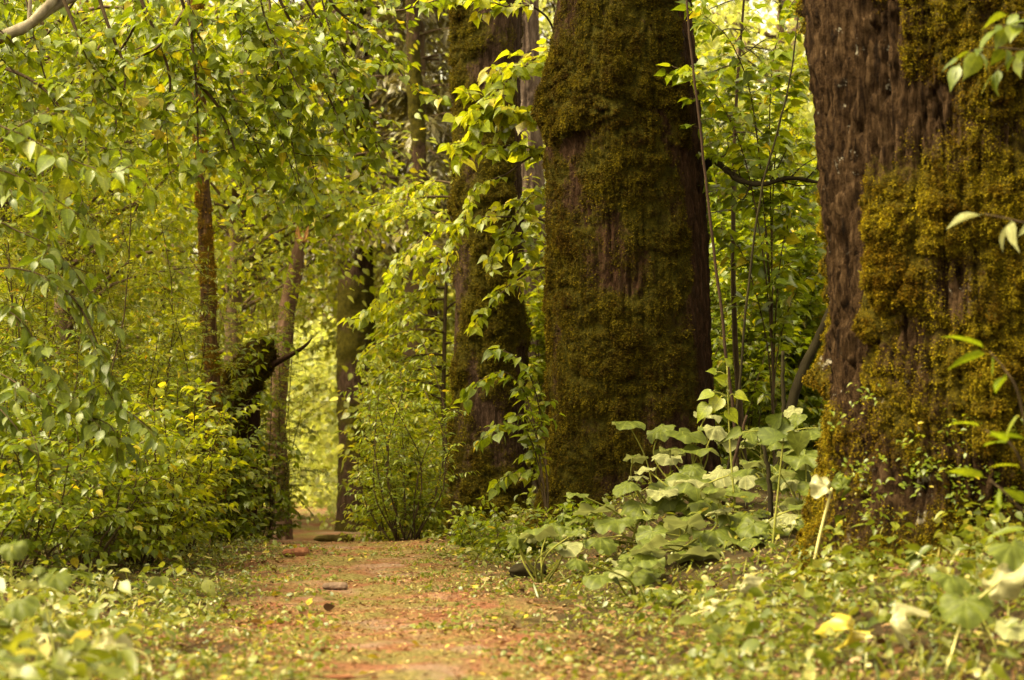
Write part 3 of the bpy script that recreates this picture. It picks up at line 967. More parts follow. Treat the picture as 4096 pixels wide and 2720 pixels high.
for k, (nm, lb, pix, D, wd_, mt) in enumerate(FAR):
    bare_tree(nm, lb, 'tree', pix, D, wd_, mt, 130 + k, step=0.04, ridge=0.03, flare=0.08, moss=(lambda q, PH, Z, R: 0.6 + 0.7 * fbm(q * 2.0, 3, 131)) if k < 2 else None)


# ------------------------------------------------------------------ shrubs
def shrub(name, label, px, D, h, spread, n, seed, leaf='ovate', size=0.06, mat='leaf', lean=(0, 0), twig=0.36, every=0.085, droop=0.4, start=0.14, sub=0,
          spacing=0.038, rad=0.007, keep=1.0, angle=58, group=None, cat='shrub', pair=True, jit=0.4, z=None):
    zb = tz(px, D) if z is None else z
    x0 = PX(px, D)
    root = thing(name, label, cat, (x0, D, zb), group)
    pl = Plant(seed, leaf, size, spacing, droop, jit=jit, pair=pair)
    rng = pl.rng
    n = int(n * 1.45)
    for k in range(n):
        az = rng.uniform(0, 2 * pi) if n > 1 else 0
        rr = spread * math.sqrt(rng.random()) if n > 1 else 0
        hh = h * rng.uniform(0.5, 1.2) * (1 - 0.25 * rr / max(spread, 0.01))
        top = np.array((x0 + cos(az) * rr + lean[0], D + sin(az) * rr + lean[1], zb + hh))
        b = np.array((x0 + cos(az) * rr * 0.25, D + sin(az) * rr * 0.25, zb - 0.03))
        s = pl.stem(b, top, rad, rad * 0.3)
        pl.ramify(s, twig, every, rad * 0.35, start, sub, flat=-1, angle=angle, up=0.15, taper=0.45, keep=keep)
        pl.leaves_along(s, 0.6, spacing=spacing * 1.5)
    return pl.finish(root, M[mat], M['twig'])


S = shrub
# thicket along the left of the path, near to far
S('leafy_shrub', 'low bush of pale tipped leaves at the picture edge, nearest the camera', 8, 8.2, 0.75, 0.5, 9, 201, size=0.055)
S('leafy_shrub', 'mid green bush under the drooping dark leaves, beside the ground herbs', 75, 9.2, 0.85, 0.5, 11, 202, size=0.055)
S('leafy_shrub', 'dense bush of glossy pointed leaves bordering the path herbs', 140, 9.9, 0.9, 0.5, 12, 203, size=0.055, mat='leaf_bright')
S('leafy_shrub', 'bush with light leaves closest to the foot of the crooked tree', 185, 10.8, 0.95, 0.34, 11, 204, size=0.056, mat='leaf_bright', lean=(0.05, -0.1))
S('leafy_shrub', 'low bush with leafy twigs on the path side of the slim mossy trunk', 222, 12.4, 0.8, 0.2, 7, 205, size=0.058, lean=(0.06, 0))
S('leafy_shrub', 'upright bush with light green leaves beside the slim mossy trunk', 160, 12.2, 1.1, 0.35, 9, 206, size=0.052)
S('leafy_shrub', 'broad bush in the second row, behind the cool dark leaves', 30, 10.6, 1.4, 0.7, 14, 207, size=0.05)
S('leafy_shrub', 'broad light bush in the second row below the slim trunk', 120, 12.0, 1.35, 0.7, 15, 208, size=0.05, mat='leaf_bright')
S('leafy_shrub', 'thin bush beside the reddish broken tree', 262, 16.5, 0.9, 0.25, 6, 209, size=0.06)
S('leafy_shrub', 'bush half hidden behind the crooked tree', 215, 16.4, 1.8, 0.4, 13, 210, size=0.06)
S('leafy_shrub', 'tall bush filling the back of the thicket', 60, 15.0, 2.2, 0.9, 18, 211, size=0.06)
S('leafy_shrub', 'tall light bush behind the slim mossy trunk', 165, 17.0, 2.4, 1.0, 18, 212, size=0.065, mat='leaf_bright')
S('leafy_shrub', 'bush at the outer edge of the thicket, mostly out of the picture', -60, 9.6, 1.5, 0.6, 12, 213, size=0.055)
# feathery saplings
for k, (px, D, h, sp, lb) in enumerate([
        (35, 11.5, 3.0, 0.7, 'feathery sapling with fine leaflets behind the drooping cool leaves'),
        (120, 13.0, 2.9, 0.7, 'feathery sapling with yellowish fronds beside the slim trunk'),
        (255, 16.8, 3.1, 0.55, 'bright feathery sapling arching in front of the snapped tree'),
        (170, 19.0, 3.6, 1.1, 'hazy feathery tree far back in the thicket'),
        (215, 21.0, 3.2, 0.8, 'soft feathery bush behind the slim trunk'),
        (-50, 12.5, 3.0, 0.8, 'feathery sapling at the very edge of the picture')]):
    S('feathery_sapling', lb, px, D, h, sp, 9, 230 + k, leaf='lance', size=0.04, mat='leaf_feather', twig=0.5, every=0.10, spacing=0.022, droop=0.1, start=0.2, sub=2, angle=70,
      cat='sapling', jit=0.2)
# middle: fine-stemmed bushes left of the brown mossy trunk
S('fine_shrub', 'airy bush of thin dark stems and narrow leaves beside the brown mossy trunk', 408, 12.6, 1.35, 0.36, 12, 251, leaf='lance', size=0.05, mat='leaf', every=0.09, twig=0.28, spacing=0.03)
S('fine_shrub', 'yellowish airy bush close to the path bend', 398, 15.0, 1.3, 0.35, 14, 252, leaf='ovate', size=0.055, mat='leaf_bright', every=0.10)
S('leafy_shrub', 'rounded light bush behind the airy bush', 435, 17.0, 1.9, 0.6, 14, 253, size=0.065, mat='leaf_bright')
S('leafy_shrub', 'light bush below the straight dark far trunk', 428, 20.0, 2.3, 0.7, 16, 254, size=0.07, mat='leaf_bright')

# layered bright sapling between path and brown trunk
def layered(name, label, px, D, h, seed, layers, mat, leaf='ovate', size=0.07, reach=1.1, cat='sapling', trunk_r=0.03):
    zb = tz(px, D)
    x0 = PX(px, D)
    root = thing(name, label, cat, (x0, D, zb))
    pl = Plant(seed, leaf, size, 0.042, 0.32)
    s = pl.stem((x0, D, zb - 0.05), (x0 + 0.1, D, zb + h), trunk_r, 0.008, bend=0.03)
    for (z, az, ln) in layers:
        t = z / h
        b = np.array([np.interp(zb + z, s[:, 2], s[:, k]) for k in range(3)])
        a = radians(az)
        poly = pl.path(b, (cos(a), sin(a), pl.rng.uniform(0.1, 0.8)), ln, 9, grav=pl.rng.uniform(0.3, 0.65), wob=0.09)
        tube(pl.w, poly, np.linspace(0.012, 0.004, len(poly)), 4)
        pl.ramify(poly, 0.42, 0.075, 0.003, 0.12, 0, taper=0.45, flat=0.3)
        pl.leaves_along(poly, 0.3)
    return pl.finish(root, M[mat], M['twig'])


rg = np.random.default_rng(77)
lay = [(1.2 + 0.10 * k, 180 + rg.uniform(-55, 55) if k % 3 else rg.uniform(-60, 60), rg.uniform(0.45, 0.95)) for k in range(22)]
layered('layered_sapling', 'bright yellow green sapling with tiers of leaves, left of the brown mossy trunk', 452, 15.8, 3.6, 261, lay, 'leaf_bright')
lay = [(1.0 + 0.15 * k, rg.uniform(0, 360), rg.uniform(0.7, 1.3)) for k in range(24)]
layered('layered_sapling', 'tiered sapling growing behind the straight dark far trunk', 375, 27.0, 5.0, 262, lay, 'leaf_far', size=0.09)

# thicket in the gap between the broad dark trunk and the giant
S('leafy_shrub', 'dense bush behind the thin bare rods between the big trunks', 735, 12.8, 1.8, 0.5, 14, 271, size=0.066)
S('leafy_shrub', 'tall bush close to the furrowed edge of the giant tree', 800, 13.4, 2.6, 0.55, 15, 272, leaf='heart', size=0.07)
S('leafy_shrub', 'tall bright bush deep in the gap between the big trunks', 762, 16.0, 3.4, 0.8, 20, 273, size=0.075, mat='leaf_bright')
S('leafy_shrub', 'high leafy bush beside the broad dark trunk, reaching the top of the gap', 718, 14.8, 3.9, 0.5, 14, 274, leaf='heart', size=0.075)
S('leafy_shrub', 'bright bush far behind the gap of the big trunks', 790, 19.0, 4.4, 1.0, 22, 275, size=0.085, mat='leaf_bright')
S('leafy_shrub', 'bright bush at the back, hidden mostly by the broad dark trunk', 680, 18.5, 4.0, 1.0, 20, 276, size=0.085, mat='leaf_bright')
S('leafy_shrub', 'bush showing between the grey ridged trunk and the broad dark trunk', 552, 15.2, 3.4, 0.45, 14, 277, size=0.07, mat='leaf_bright')
S('leafy_shrub', 'bush behind the giant tree, outside its mossy side', 1090, 11.0, 2.6, 0.8, 14, 278, size=0.07)


S('leafy_shrub', 'bush in the open behind the giant tree, beyond its far side', 1270, 9.5, 1.2, 0.6, 10, 279, size=0.07)
S('leafy_shrub', 'taller bush beyond the giant tree, out past the mossy root', 1420, 12.5, 2.2, 0.8, 12, 280, size=0.07, mat='leaf_bright')


for k, (px, D, h, lb) in enumerate([
        (508, 10.2, 0.28, 'low seedling cluster on the bank in front of the brown mossy trunk'),
        (540, 10.0, 0.24, 'low seedling cluster hiding the near foot of the broad dark trunk'),
        (585, 9.9, 0.20, 'short seedling cluster between the broad trunk foot and the broad leaved plants'),
        (470, 11.0, 0.3, 'low seedling cluster beside the path bend, below the airy bush')]):
    S('seedling_cluster', lb, px, D, h, 0.16, 9, 290 + k, size=0.042, twig=0.10, every=0.05, rad=0.003, spacing=0.03, cat='plant')


# branches that hang in from the shrub growing behind the broad dark trunk
def reach_shrub():
    D = 11.9
    px = 575
    zb = tz(px, D)
    root = thing('arching_shrub', 'shrub with large veined heart leaves arching out in front of the brown trunk', 'shrub', (PX(px, D), D, zb))
    pl = Plant(301, 'heart', 0.08, 0.055, 0.42, jit=0.45, tip_droop=0.12)
    b = np.array((PX(px, D), D, zb))
    arms = [
        ([(575, 520, 11.9), (572, 330, 11.7), (566, 150, 11.2), (545, 62, 10.6), (515, 75, 10.2), (490, 100, 10.1), (462, 150, 10.0)], 0.26, 0.085),
        ([(572, 330, 11.7), (560, 200, 10.9), (546, 120, 10.4), (516, 110, 10.1), (486, 108, 10.0), (465, 92, 10.0)], 0.22, 0.09),
        ([(572, 300, 11.7), (560, 215, 10.8), (546, 164, 10.4), (527, 147, 10.2), (485, 146, 10.0), (462, 142, 10.0)], 0.20, 0.08),
        ([(572, 350, 11.7), (560, 260, 10.8), (546, 222, 10.3), (500, 217, 10.0), (460, 221, 9.9), (414, 246, 9.8), (386, 290, 9.8), (366, 318, 9.8)], 0.24, 0.056),
        ([(572, 330, 11.7), (560, 190, 10.8), (540, 155, 10.3), (505, 175, 10.1), (475, 190, 10.0), (458, 235, 9.9), (436, 270, 9.9), (425, 292, 9.9)], 0.2, 0.055),
        ([(572, 380, 11.7), (562, 320, 10.8), (548, 270, 10.3), (520, 278, 10.1), (495, 300, 10.0), (478, 320, 9.9), (470, 328, 9.9)], 0.16, 0.06),
        ([(572, 330, 11.7), (560, 240, 10.9), (546, 190, 10.5), (522, 205, 10.2), (500, 245, 10.1), (490, 262, 10.0)], 0.2, 0.062),
        ([(572, 380, 11.7), (564, 300, 10.9), (549, 250, 10.5), (535, 255, 10.3), (520, 235, 10.1)], 0.18, 0.07),
        ([(566, 150, 11.2), (556, 40, 10.6), (535, 8, 10.2), (505, 6, 10.0), (470, -6, 9.9), (440, -4, 9.9)], 0.22, 0.075),
    ]
    for k, (pix, tw, sz) in enumerate(arms):
        poly = pl.limb([P(x, y, max(d, 11.95) if x > 540 else max(d + 1.3, 11.35)) for x, y, d in pix], 0.010 if k else 0.016, 0.002, 40, 5)
        n = len(poly)
        vis = poly[int(n * 0.42):]
        pl.ramify(vis, tw * 1.05, 0.082, 0.0028, 0.02, 0, size=sz * 1.12, taper=0.3)
        pl.leaves_along(vis, 0.05, size=sz * 1.12, spacing=0.065)
    return pl.finish(root, M['leaf_bright'], M['twig'])


reach_shrub()


def front_shrub(name, label, px, D, arms, seed, leaf, size, mat, tw=0.18, every=0.10, droop=0.5, spacing=0.06, z=None, wood='twig', rad=0.006):
    zb = tz(px, D) if z is None else z
    root = thing(name, label, 'shrub', (PX(px, D), D, zb))
    pl = Plant(seed, leaf, size, spacing, droop, jit=0.45, tip_droop=0.15)
    for pix in arms:
        poly = pl.limb([P(x, y, d) for x, y, d in pix], rad, 0.002, 24, 5)
        vis = poly[int(len(poly) * 0.35):]
        if every:
            pl.ramify(vis, tw, every, 0.0022, 0.05, 0, taper=0.3)
        pl.leaves_along(vis, 0.15)
    return pl.finish(root, M[mat], M[wood])


front_shrub('leafy_shrub', 'shrub with dark stems and rounded leaves at the foot of the brown mossy trunk', 545, 10.6,
            [[(548, 520, 10.6), (540, 460, 10.6), (528, 400, 10.6), (505, 372, 10.5), (478, 382, 10.5), (468, 390, 10.5)],
             [(548, 520, 10.6), (545, 450, 10.7), (535, 390, 10.6), (520, 360, 10.5), (500, 350, 10.5)],
             [(548, 520, 10.6), (540, 470, 10.6), (525, 430, 10.5), (500, 425, 10.4), (480, 440, 10.4)],
             [(548, 520, 10.6), (538, 480, 10.6), (520, 470, 10.5), (500, 480, 10.4)],
             [(548, 520, 10.6), (546, 470, 10.6), (530, 420, 10.5), (515, 415, 10.5)]], 311, 'heart', 0.07, 'leaf', tw=0.14, every=0.10)


front_shrub('arching_shrub', 'tall shrub with large light heart leaves between the two biggest trunks', 775, 11.6,
            [[(775, 520, 11.6), (770, 300, 11.4), (755, 120, 11.0), (735, 50, 10.7), (710, 20, 10.6), (690, 10, 10.6)],
             [(775, 520, 11.6), (772, 280, 11.4), (770, 100, 11.0), (780, 30, 10.9), (800, -10, 10.9)],
             [(775, 520, 11.6), (772, 300, 11.4), (775, 160, 11.2), (790, 90, 11.1), (812, 60, 11.1)],
             [(775, 520, 11.6), (770, 320, 11.4), (750, 180, 11.0), (725, 110, 10.7), (700, 80, 10.6), (672, 66, 10.6)],
             [(775, 520, 11.6), (772, 340, 11.5), (765, 220, 11.3), (745, 160, 11.2), (722, 140, 11.1)],
             [(775, 520, 11.6), (774, 360, 11.5), (782, 250, 11.4), (800, 200, 11.3), (818, 190, 11.3)],
             [(775, 520, 11.6), (770, 370, 11.5), (755, 290, 11.3), (735, 240, 11.2), (715, 225, 11.2)],
             [(775, 520, 11.6), (774, 390, 11.5), (785, 320, 11.4), (805, 280, 11.4), (822, 275, 11.4)]],
            312, 'heart', 0.085, 'leaf', tw=0.30, every=0.12, droop=0.4, spacing=0.06)
front_shrub('leafy_shrub', 'light leafy twigs crossing the foot of the dark crooked tree', 238, 13.6,
            [[(238, 560, 13.6), (235, 470, 13.6), (240, 420, 13.5), (258, 392, 13.4), (275, 400, 13.4)],
             [(238, 560, 13.6), (232, 480, 13.6), (225, 430, 13.5), (232, 395, 13.4), (250, 365, 13.4)],
             [(238, 560, 13.6), (240, 490, 13.6), (255, 450, 13.5), (275, 440, 13.4), (295, 455, 13.4)],
             [(238, 560, 13.6), (240, 500, 13.6), (250, 480, 13.5), (268, 478, 13.4), (288, 500, 13.4)],
             [(238, 560, 13.6), (230, 470, 13.6), (236, 380, 13.5), (252, 345, 13.4), (272, 335, 13.4), (288, 345, 13.4)]],
            313, 'ovate', 0.06, 'leaf', tw=0.2, every=0.09, droop=0.45, spacing=0.045)


# ------------------------------------------------------------------ the tree overhead on the left, its trunk just outside the picture
def overhead_tree():
    D = 9.2
    px = -170
    zb = tz(px, D)
    x0 = PX(px, D)
    root = thing('overhanging_tree', 'tree overhead with dense heart shaped leaves on hanging twigs and one pale bare limb', 'tree', (x0, D, zb))
    g = Geo()
    tube(g, curve([(x0, D, zb - 0.1), (x0 + 0.05, D, zb + 1.2), (x0 + 0.1, D + 0.05, zb + 2.6), (x0 + 0.25, D, zb + 4.5)], 14), np.linspace(0.16, 0.08, 16), 10)
    g.build('trunk', M['twig_pale'], root)
    g = Geo()
    lp = curve([(x0 + 0.08, D, zb + 2.2), P(-60, 70, D - 0.3), P(2, 37, D - 0.5), P(28, 25, D - 0.5), P(48, 6, D - 0.5), P(80, -25, D - 0.4), P(190, -60, D - 0.1), P(320, -70, D + 0.3)], 40)
    tube(g, lp, np.linspace(0.034, 0.016, len(lp)) * np.random.default_rng(2).uniform(0.9, 1.15, len(lp)), 8)
    tube(g, curve([P(30, 24, D - 0.5), P(56, 6, D - 0.45), P(85, -8, D - 0.4)], 8), np.linspace(0.026, 0.02, 9), 7)
    tube(g, curve([P(29, 24, D - 0.5), P(30, 5, D - 0.5), P(31, -20, D - 0.5)], 8), np.linspace(0.011, 0.009, 9), 6)
    g.build('limb', M['twig_pale'], root)
    pl = Plant(401, 'heart', 0.060, 0.040, 0.32, jit=0.5, tip_droop=0.14)
    arms = [
        [(185, -60, 9.1), (190, 20, 9.0), (196, 80, 9.0), (198, 140, 8.9), (196, 178, 8.9)],
        [(170, -60, 9.1), (185, 10, 9.2), (215, 60, 9.3), (240, 110, 9.3), (262, 160, 9.3), (270, 190, 9.3)],
        [(250, -65, 9.2), (280, 0, 9.5), (310, 60, 9.6), (335, 110, 9.6), (352, 150, 9.6), (368, 185, 9.6)],
        [(300, -70, 9.3), (330, 0, 9.5), (360, 28, 9.6), (385, 50, 9.6), (405, 78, 9.6), (428, 98, 9.6)],
        [(320, -70, 9.5), (350, -10, 9.6), (390, 10, 9.7), (420, 5, 9.7), (455, -6, 9.7)],
        [(120, -45, 8.9), (150, 20, 8.9), (170, 80, 9.0), (160, 130, 9.0), (140, 150, 9.0)],
        [(90, -30, 8.8), (110, 30, 8.8), (125, 70, 8.8), (120, 110, 8.8), (112, 130, 8.8)],
        [(60, -10, 8.7), (80, 40, 8.7), (95, 80, 8.7), (90, 110, 8.7)],
        [(-40, 60, 8.8), (10, 70, 8.7), (45, 90, 8.6), (70, 120, 8.6), (95, 145, 8.6), (132, 152, 8.6)],
        [(210, -60, 9.3), (235, 0, 9.6), (265, 50, 9.7), (290, 100, 9.8), (300, 140, 9.8)],
        [(270, -68, 9.4), (300, -10, 9.9), (330, 40, 10.0), (345, 85, 10.0), (350, 120, 10.0)],
        [(150, -55, 9.2), (140, 10, 9.4), (120, 50, 9.5), (90, 70, 9.5), (60, 85, 9.5)],
        [(200, -60, 9.2), (225, -5, 9.2), (250, 25, 9.2), (280, 40, 9.2), (310, 60, 9.2)],
        [(185, 10, 9.0), (160, 45, 8.9), (130, 60, 8.9), (100, 66, 8.9)],
        [(196, 80, 9.0), (220, 110, 9.1), (235, 150, 9.1), (245, 175, 9.1)],
        [(100, -35, 9.6), (60, 20, 9.8), (20, 60, 9.8), (-20, 95, 9.8)],
    ]
    r2 = np.random.default_rng(4411)
    for k in range(18):
        xa, da = r2.uniform(-60, 330), r2.uniform(8.6, 10.8)
        dx, ye = r2.uniform(10, 90), r2.uniform(50, 215 - 0.12 * max(0, 0))
        arms.append([(xa, -60, da), (xa + dx * 0.25, ye * 0.15, da), (xa + dx * 0.7, ye * 0.6, da), (xa + dx * 1.1, ye, da + 0.1)])
    for k, pix in enumerate(arms):
        poly = pl.limb([P(x, y, d) for x, y, d in pix], 0.011 if k < 16 else 0.006, 0.0022, 26, 5)
        vis = poly[int(len(poly) * 0.2):]
        sparse = k in (2, 3, 4, 10)
        pl.ramify(vis, 0.2 if sparse else 0.36, 0.13 if sparse else 0.08, 0.0034, 0.03, 0, taper=0.3, angle=62, flat=0.5, up=0.1)
        pl.leaves_along(vis, 0.15, spacing=0.08)
    pl.finish(root, M['leaf'], M['twig'], wood='branch')


overhead_tree()

# drooping cool-leaved branches reaching in from the left
front_shrub('drooping_shrub', 'shrub drooping in from the side with rows of dark blue green leaves', -90, 8.4,
            [[(-90, 520, 8.4), (-80, 330, 8.3), (-20, 272, 8.1), (48, 278, 8.0), (83, 327, 8.0), (94, 385, 8.0), (88, 425, 8.0)],
             [(-90, 520, 8.4), (-80, 300, 8.3), (-20, 225, 8.0), (20, 232, 7.9), (60, 255, 7.9), (96, 300, 7.9)],
             [(-90, 520, 8.4), (-80, 350, 8.3), (-20, 305, 8.1), (20, 320, 8.0), (45, 360, 8.0), (60, 390, 8.0)],
             [(48, 278, 8.0), (75, 300, 8.0), (98, 345, 8.0), (110, 395, 8.0), (140, 420, 8.0), (158, 435, 8.0)],
             [(-90, 520, 8.4), (-80, 400, 8.3), (-20, 370, 8.1), (20, 385, 8.0), (60, 410, 8.0), (110, 425, 8.0), (118, 460, 8.0)],
             [(-90, 520, 8.4), (-80, 420, 8.3), (-20, 400, 8.1), (10, 420, 8.0), (30, 450, 8.0)],
             [(-90, 520, 8.4), (-85, 280, 8.3), (-30, 180, 7.9), (10, 190, 7.8), (50, 215, 7.8)]],
            411, 'ovate', 0.075, 'leaf_cool', tw=0.26, every=0.14, droop=0.6, spacing=0.045)
front_shrub('drooping_shrub', 'spray of larger fresh green leaves hanging in from the side, above the dark drooping leaves', -110, 7.6,
            [[(-110, 560, 7.6), (-110, 250, 7.6), (-60, 120, 7.3), (10, 130, 7.1), (60, 155, 7.1), (110, 172, 7.1), (132, 165, 7.1)],
             [(-110, 560, 7.6), (-110, 280, 7.6), (-60, 170, 7.3), (0, 170, 7.1), (40, 190, 7.1), (80, 215, 7.1)],
             [(-110, 560, 7.6), (-110, 300, 7.6), (-60, 200, 7.3), (0, 140, 7.1), (30, 120, 7.1), (50, 110, 7.1)]],
            412, 'ovate', 0.085, 'leaf', tw=0.24, every=0.13, droop=0.6, spacing=0.06)

# sprays reaching in at the right, in front of the giant
front_shrub('side_shrub', 'spray of glossy leaves reaching in front of the giant trunk near the top', 1120, 5.6,
            [[(1120, 700, 5.6), (1110, 250, 5.6), (1070, 60, 5.5), (1020, 50, 5.4), (985, 48, 5.4), (962, 55, 5.4)],
             [(1120, 700, 5.6), (1110, 250, 5.6), (1070, 20, 5.5), (1030, 20, 5.4), (1000, 28, 5.4)]], 421, 'ovate', 0.075, 'leaf_cool', every=0.14, tw=0.12, droop=0.55, spacing=0.07)
front_shrub('side_shrub', 'single twig with pale leaves held against the giant mossy trunk', 1130, 5.4,
            [[(1130, 720, 5.4), (1120, 400, 5.4), (1070, 240, 5.3), (1020, 222, 5.2), (985, 214, 5.2)]], 422, 'ovate', 0.10, 'butterbur_pale', every=0, droop=0.8, spacing=0.09)
front_shrub('side_shrub', 'green leafed stem rising at the edge before the mossy root', 1060, 5.2,
            [[(1060, 640, 5.2), (1040, 500, 5.2), (1020, 400, 5.1), (1005, 370, 5.1), (990, 352, 5.1)],
             [(1060, 640, 5.2), (1040, 520, 5.2), (1015, 450, 5.1), (985, 430, 5.1)],
             [(1060, 640, 5.2), (1040, 540, 5.2), (1012, 500, 5.1), (990, 480, 5.1)]], 423, 'lance', 0.10, 'leaf', every=0, droop=0.5, spacing=0.10)


# ------------------------------------------------------------------ thin rods and dead stems between the big trunks
def rod(label, pts, r0, r1, mat, name='bare_stem', leaves=None, cat='stem', seed=0):
    pts = [P(*p) for p in pts]
    b = pts[0]
    b[2] = float(ground_z(b[0], b[1])) - 0.05
    root = thing(name, label, cat, tuple(b))
    g = Geo()
    pl = curve(pts, 30)
    pl = pl + np.random.default_rng(seed).normal(0, 0.002, pl.shape)
    tube(g, pl, np.linspace(r0, r1, len(pl)), 7)
    g.build('stem', M[mat], root)
    return root


M['rod'] = simple_mat('smooth_rod_bark', [(0.3, (0.022, 0.013, 0.008)), (0.7, (0.042, 0.025, 0.016))], 10, bump=0)
rod('straight thin bare rod standing in front of the broad dark trunk edge', [(741, 540, 10.2), (732, 400, 10.2), (722, 320, 10.2), (708, 200, 10.2), (697, 100, 10.2), (688, 20, 10.2), (684, -60, 10.2)], 0.0105, 0.006, 'rod', seed=1)
rod('thin dark stem leaning up to the other side of the gap', [(725, 540, 10.5), (738, 400, 10.5), (748, 290, 10.5), (760, 200, 10.5), (775, 140, 10.5), (790, 80, 10.5), (800, 0, 10.5), (806, -60, 10.5)], 0.009, 0.0035, 'bark_dark', seed=2)
rod('thick dark stem leaning out towards the giant tree', [(775, 540, 10.9), (786, 425, 10.9), (800, 378, 10.9), (815, 345, 10.9), (830, 312, 10.9), (850, 260, 11.2), (870, 200, 11.4)], 0.036, 0.02, 'bark_dark', seed=3)
rod('short snapped upright stub among the broad leaves', [(784, 540, 10.3), (784, 430, 10.3), (783, 390, 10.3), (783, 351, 10.3)], 0.016, 0.010, 'bark_dark', seed=4)
rod('brown dead stalk rising out of the broad leaved plants', [(718, 540, 9.2), (728, 490, 9.2), (737, 450, 9.2), (747, 415, 9.2)], 0.012, 0.007, 'rod', seed=5)
rod('dark rotten upright stem in the middle of the broad leaves', [(773, 566, 8.6), (771, 520, 8.6), (768, 470, 8.6), (760, 430, 8.6)], 0.018, 0.008, 'bark_dark', seed=6)


def fir(label, px, D, h, seed, whorls, mat='needle', ln=0.5, name='fir_sapling', nl=0.02, leaf='needle', zmin=0.8, cat='sapling'):
    zb = tz(px, D)
    x0 = PX(px, D)
    root = thing(name, label, cat, (x0, D, zb))
    pl = Plant(seed, leaf, nl, nl * 0.28, 0.05, ang=65, jit=0.15, tip_droop=0.15)
    s = pl.stem((x0, D, zb - 0.05), (x0 + 0.05, D, zb + h), 0.02 * h / 3, 0.006, bend=0.02)
    rng = pl.rng
    for k in range(whorls):
        z = zmin + (h - zmin) * k / whorls
        b = np.array([np.interp(zb + z, s[:, 2], s[:, j]) for j in range(3)])
        b = b + UP * rng.uniform(-0.12, 0.12)
        for j in range(rng.integers(1, 5)):
            a = rng.uniform(0, 2 * pi)
            L = ln * (1 - 0.5 * k / whorls) * rng.uniform(0.4, 1.3)
            poly = pl.path(b, (cos(a), sin(a), rng.uniform(-0.3, 0.5)), L, 7, grav=rng.uniform(0.1, 0.5), wob=0.12)
            tube(pl.w, poly, np.linspace(0.006, 0.002, len(poly)), 4)
            pl.ramify(poly, L * 0.4, 0.07, 0.0018, 0.2, 0, taper=0.5, angle=50)
            pl.leaves_along(poly, 0.2)
    return pl.finish(root, M[mat], M['twig'])


fir('young fir with short dark needles between the big trunks', 745, 11.8, 3.6, 441, 14, zmin=1.7, ln=0.55, nl=0.026)


# ------------------------------------------------------------------ distant conifers and woodland
def conifer(label, px, D, h, seed, ln, whorls, mat, zmin, tw=0.014):
    zb = tz(px, D)
    x0 = PX(px, D)
    root = thing('conifer_tree', label, 'tree', (x0, D, zb))
    rng = np.random.default_rng(seed)
    g = Geo()
    tube(g, np.array([(x0, D, zb - 0.1), (x0 + 0.05, D, zb + h * 0.5), (x0, D, zb + h)]), [0.16, 0.12, 0.04], 8)
    g.build('trunk', M['bark_far'], root)
    gb, gn = Geo(), Geo()
    P_, A_, N_ = [], [], []
    for k in range(whorls):
        z = zmin + (h - zmin) * (k + rng.uniform(0, 0.6)) / whorls
        for j in range(5):
            a = rng.uniform(0, 2 * pi)
            L = ln * rng.uniform(0.6, 1.1)
            t = np.linspace(0, 1, 7)[:, None]
            d = np.array((cos(a), sin(a), 0))
            poly = np.array((x0, D, zb + z)) + d * L * t + UP * (0.12 * t - 0.4 * t * t) * L * 0.7
            tube(gb, poly, np.linspace(0.022, 0.006, 7), 4)
            n = int(60 * L)
            u = rng.random(n) ** 0.7
            c = np.array([np.interp(u, t[:, 0], poly[:, q]) for q in range(3)]).T
            sd_ = np.cross(d, UP)
            off = rng.normal(0, 0.16, n)
            c = c + sd_ * off[:, None] * (1.2 - u[:, None]) * L * 0.5 - UP * np.abs(rng.normal(0, 0.10, (n, 1)))
            P_.append(c)
            A_.append(nrm(d * 0.7 + sd_ * np.sign(off)[:, None] * 0.8 - UP * 0.5 + rng.normal(0, 0.4, (n, 3))))
            N_.append(nrm(UP + rng.normal(0, 0.5, (n, 3))))
    add_leaves(gn, 'lance', np.vstack(P_), np.vstack(A_), np.vstack(N_), rng.uniform(0.10, 0.24, sum(len(x) for x in P_)), rng)
    gb.build('branch', M['bark_far'], root)
    gn.build('crown', M[mat], root)


conifer('brownish conifer with drooping dry branches above the layered sapling', 412, 24.0, 12.0, 501, 2.2, 30, 'needle_dry', 3.6)
conifer('dull conifer with brown branches at the back, left of the brown mossy trunk', 365, 30.0, 13.0, 502, 2.6, 30, 'needle_dry', 3.6)
conifer('dusky conifer far back, right of its brown neighbour', 462, 33.0, 14.0, 503, 2.8, 28, 'needle_dry', 3.0)


